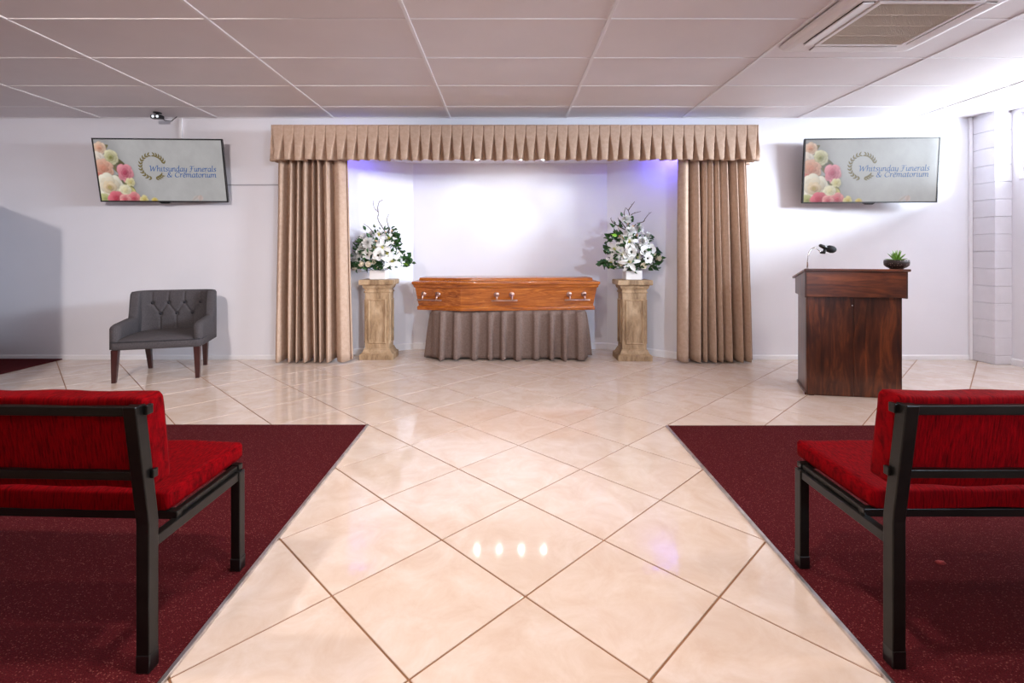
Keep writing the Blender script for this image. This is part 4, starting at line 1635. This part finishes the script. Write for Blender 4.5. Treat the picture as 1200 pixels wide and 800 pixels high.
wedge('header_front', [(-.350, -.030), (.350, -.030), (.350, -.010), (-.350, -.010)], .782, .018, M['lectern_h'])
for s in (-1, 1):
    p0, p1 = Vector((s * .362, -.028)), Vector((s * .262, .43))
    wedge('header_side', [tuple(p0), tuple(p1), (p1.x - s * .018, p1.y), (p0.x - s * .012, p0.y)], .776, .018, M['lectern'])
wedge('sloped_top', [(-.374, -.048), (.374, -.048), (.272, .468), (-.272, .468)], lambda y: slope(y) - .019, 0, M['lectern_h'], .004)
MB().lathe([(.006, 0), (.005, .003), (.001, .004)], 10, m=Matrix.Translation((-.012, -.0005, .715)) @ Matrix.Rotation(PI / 2, 4, 'X')).build('screw_head', M['chrome'], lc, True)
MB().box(-.325, -.285, .002, .03, 0, .0042).build('foot', M['rubber'], lc)
MB().box(.285, .325, .002, .03, 0, .0042).build('foot', M['rubber'], lc)

# microphone
mic = thing('microphone', 'black microphone on a chrome gooseneck at the left of the lectern', 'microphone', (2.432, 4.00, .9880))
kk = .00691
b0 = (946.5, 312)


def mp(x, y, dy=0.0):
    return Vector(((x - b0[0]) * kk, dy, 1.128 - (y - 296) * kk - .9880))


MB().lathe([(.022, -.002), (.022, .006), (.010, .010), (.007, .018)], 16).build('flange', M['chrome'], mic, True)
gp = [mp(946.5, 315), mp(946.7, 306), mp(947.3, 300), mp(949, 295), mp(951.5, 291.5), mp(954.5, 290), mp(957.5, 291), mp(961, 293.8), mp(964, 296)]
MB().tube([(0, 0, .01)] + gp, .0050, 8).build('gooseneck', M['chrome'], mic, True)
MB().tube([mp(962, 295.6), mp(966, 296.0), mp(967.5, 292)], [.010, .013, .013], 10).build('clip', M['black_plastic'], mic, True)
MB().tube([mp(960.8, 287.3), mp(961.6, 287.5), mp(965, 289), mp(970, 291)], [.010, .0135, .016, .019], 14).build('handle', M['black_plastic'], mic, True)
hd = [mp(969.5, 290.8), mp(971, 291.2), mp(974, 292), mp(977, 292.4), mp(979.2, 292.6), mp(980.2, 292.7)]
MB().tube(hd, [.020, .028, .031, .028, .018, .004], 16).build('head', plain('black_mic_foam', (0.008, 0.008, 0.009, 1), .7, nscale=200, namp=.5, bscale=260, bstr=.5), mic, True)

# succulent in bowl
plx, ply = 3.030, 3.842
pt = thing('potted_succulent', 'small green spiky succulent in a dark speckled bowl on the lectern', 'potted plant', (plx, ply, 1.0025))
MB().lathe([(.042, -.004), (.046, .004), (.066, .014), (.080, .028), (.083, .050), (.080, .068), (.074, .070), (.072, .058), (.004, .054)], 32).build('bowl', M['bowl'], pt, True)
MB().lathe([(.001, .0605), (.05, .0600), (.0715, .0590), (.0715, .0570)], 24).build('soil', plain('dark_soil', (0.03, 0.022, 0.016, 1), .9, nscale=90, namp=.6, bscale=120, bstr=.8), pt, True)
pr = random.Random(2)
M['succ'] = plain('succulent_green', lin(112, 160, 60), .45, nscale=25, namp=.35)
for ring, (n, el, ln) in enumerate(((9, .45, .075), (9, .85, .082), (7, 1.2, .085), (4, 1.45, .080))):
    for k in range(n):
        a = 2 * PI * k / n + ring * .4 + pr.uniform(-.15, .15)
        e = el + pr.uniform(-.12, .12)
        L = ln * pr.uniform(.85, 1.15)
        pts, rad = [], []
        for q in range(5):
            t_ = q / 4
            rr_ = L * t_ * math.cos(e) + .004
            zz_ = .058 + L * t_ * math.sin(e) - .018 * t_ * t_ * (1.3 - el)
            pts.append((rr_ * math.cos(a), rr_ * math.sin(a), zz_))
            rad.append((.0045, .0065, .0055, .0035, .0006)[q])
        MB().tube(pts, rad, 5).build('leaf', M['succ'], pt, True)


# ------------------------------------------------------------------ benches
def bench(label, loc, rotz, sg):
    t = thing('bench', label, 'bench', loc, rotz, 'red benches')
    L = 1.72
    hw = .018

    def lean(z):
        return -.045 * max(0, (z - .40) / .315)

    def bx(x0, x1, y0, y1, z0, z1):
        a, b = sorted((sg * x0, sg * x1))
        return MB().box(a, b, y0, y1, z0, z1)
    bm = M['black_metal']
    for x in (0, L):
        rg = []
        for z in (.0, .395, .42, .722):
            cy = lean(z)
            rg.append([(sg * x - hw, cy - hw, z), (sg * x + hw, cy - hw, z), (sg * x + hw, cy + hw, z), (sg * x - hw, cy + hw, z)])
        lg = MB().loft(rg).build('rear_post', bm, t, bevel=.003)
        bx(x - hw - .0006, x + hw + .0006, -hw - .0006, hw + .0006, 0, .05).build('foot_cap', M['rubber'], lg, bevel=.003)
        lg = bx(x - .0165, x + .0165, .42 - .0165, .42 + .0165, 0, .347).build('front_leg', bm, t, bevel=.003)
        bx(x - hw, x + hw, .42 - hw, .42 + hw, 0, .045).build('foot_cap', M['rubber'], lg, bevel=.003)
        bx(x - .012, x + .012, hw, .42 - .0165, .318, .346).build('side_rail', bm, t, bevel=.002)
    bx(-.004, L, .108, .132, .342, .366).build('seat_rail', bm, t, bevel=.002)
    bx(-.004, L, .420, .444, .347, .366).build('seat_rail', bm, t, bevel=.002)
    for x in (.010, L * .5, L - .010):
        bx(x - .010, x + .010, .132, .420, .347, .364).build('cross_rail', bm, t, bevel=.002)
    bx(hw, L - hw, lean(.70) - .012, lean(.70) + .016, .694, .719).build('top_rail', bm, t, bevel=.002)
    bx(-.030, -hw, lean(.70) + .004, lean(.70) + .026, .694, .719).build('rail_end', bm, t, bevel=.002)
    bx(hw, L - hw, lean(.53) - .012, lean(.53) + .012, .518, .541).build('lower_back_rail', bm, t, bevel=.002)
    bx(-.028, -hw, lean(.53) + .004, lean(.53) + .022, .518, .541).build('rail_end', bm, t, bevel=.002)

    def cushion(name, x0, x1, y0, y1, z0, z1, ln, bev, seed):
        nx, ny_, nz = 36, 8, 6
        cr = random.Random(seed)
        bmm = bmesh.new()
        bmesh.ops.create_cube(bmm, size=1.0)
        bmesh.ops.bevel(bmm, geom=list(bmm.edges), offset=.06, segments=1, affect='EDGES') if False else None
        me = bpy.data.meshes.new(name)
        bmesh.ops.subdivide_edges(bmm, edges=list(bmm.edges), cuts=1)
        bmm.free()
        mb = MB()
        # superellipse cross-section swept along the length, ends rounded over
        rings = []
        n = 32
        xs = [0, .004, .014, .03] + [.03 + (x1 - x0 - .06) * i / 30 for i in range(1, 30)] + [x1 - x0 - .03, x1 - x0 - .014, x1 - x0 - .004, x1 - x0]
        for q in xs:
            e = min(q, (x1 - x0) - q)
            sh = bev * .9 * (1 - math.sqrt(max(0, 1 - (1 - min(1, e / .018)) ** 2)))
            rg = []
            for i in range(n):
                a = 2 * PI * (i + .5) / n
                ca, sa = math.cos(a), math.sin(a)
                py = math.copysign(abs(ca) ** .17, ca) * ((y1 - y0) / 2 - sh)
                pz = math.copysign(abs(sa) ** .17, sa) * ((z1 - z0) / 2 - sh)
                yy, zz_ = (y0 + y1) / 2 + py, (z0 + z1) / 2 + pz
                wv = mnoise.noise(Vector((q * 7 + seed, yy * 9, zz_ * 9))) * .006
                yy += wv
                zz_ += wv * .6
                rg.append((sg * (x0 + q), yy + (lean(zz_) if ln else 0), zz_))
            rings.append(rg)
        o = fixn(mb.loft(rings).build(name, M['velvet'], t, True))
        return o
    cushion('back_cushion', -.019, L + .02, .004, .090, .485, .738, True, .02, 3 + sg)
    cushion('seat_cushion', .014, L + .02, .100, .488, .3665, .428, False, .02, 8 + sg)
    return t


bench('red velvet bench with black steel frame left of the aisle', (-.967, 1.329, .0102), R(-2.0), -1)
bench('red velvet bench with black steel frame right of the aisle', (1.053, 1.343, .0102), R(0), 1)


# ------------------------------------------------------------------ unseen angled panel, added to cast the slanted shadow on the wall
sc_ = thing('shadow_blocker', 'plain grey unseen panel added to cast a shadow on the far left wall', 'shadow blocker', (-4.70, 4.44, .0102))
a, b = Vector((-3.865, 3.72)) - Vector((-4.70, 4.44)), Vector((-5.56, 5.17)) - Vector((-4.70, 4.44))
d = (b - a).normalized()
n = Vector((-d.y, d.x)) * .018
M['blocker'] = fabric('grey_blocker_fabric', lin(150, 148, 154), lin(172, 170, 176), 240)
for q in range(3):
    p0, p1 = a + (b - a) * (q / 3 + .004), a + (b - a) * ((q + 1) / 3 - .004)
    fixn(MB().prism([tuple(p0 - n), tuple(p1 - n), tuple(p1 + n), tuple(p0 + n)], .06, 1.70).build('panel', M['blocker'], sc_, bevel=.004))
for q in (0.04, .34, .66, .96):
    c = a + (b - a) * q
    MB().tube([(c.x, c.y, 0.0), (c.x, c.y, .07)], .014, 10).build('foot', M['black_metal'], sc_)

# small scrap on the carpet
sr = random.Random(6)
pts = [(.020 * sr.uniform(.7, 1.2) * math.cos(2 * PI * i / 10), .013 * sr.uniform(.7, 1.2) * math.sin(2 * PI * i / 10)) for i in range(10)]
o = MB().prism(pts, .0101, .0165, [(p[0] * .55, p[1] * .5) for p in pts]).build('carpet_scrap', plain('pinkish_lint', lin(150, 50, 52), .9, nscale=120, namp=.4), None, True)
o.location = (1.563, 1.782, 0)
tag(o, 'tiny pinkish scrap lying on the carpet beneath the right bench', 'scrap')
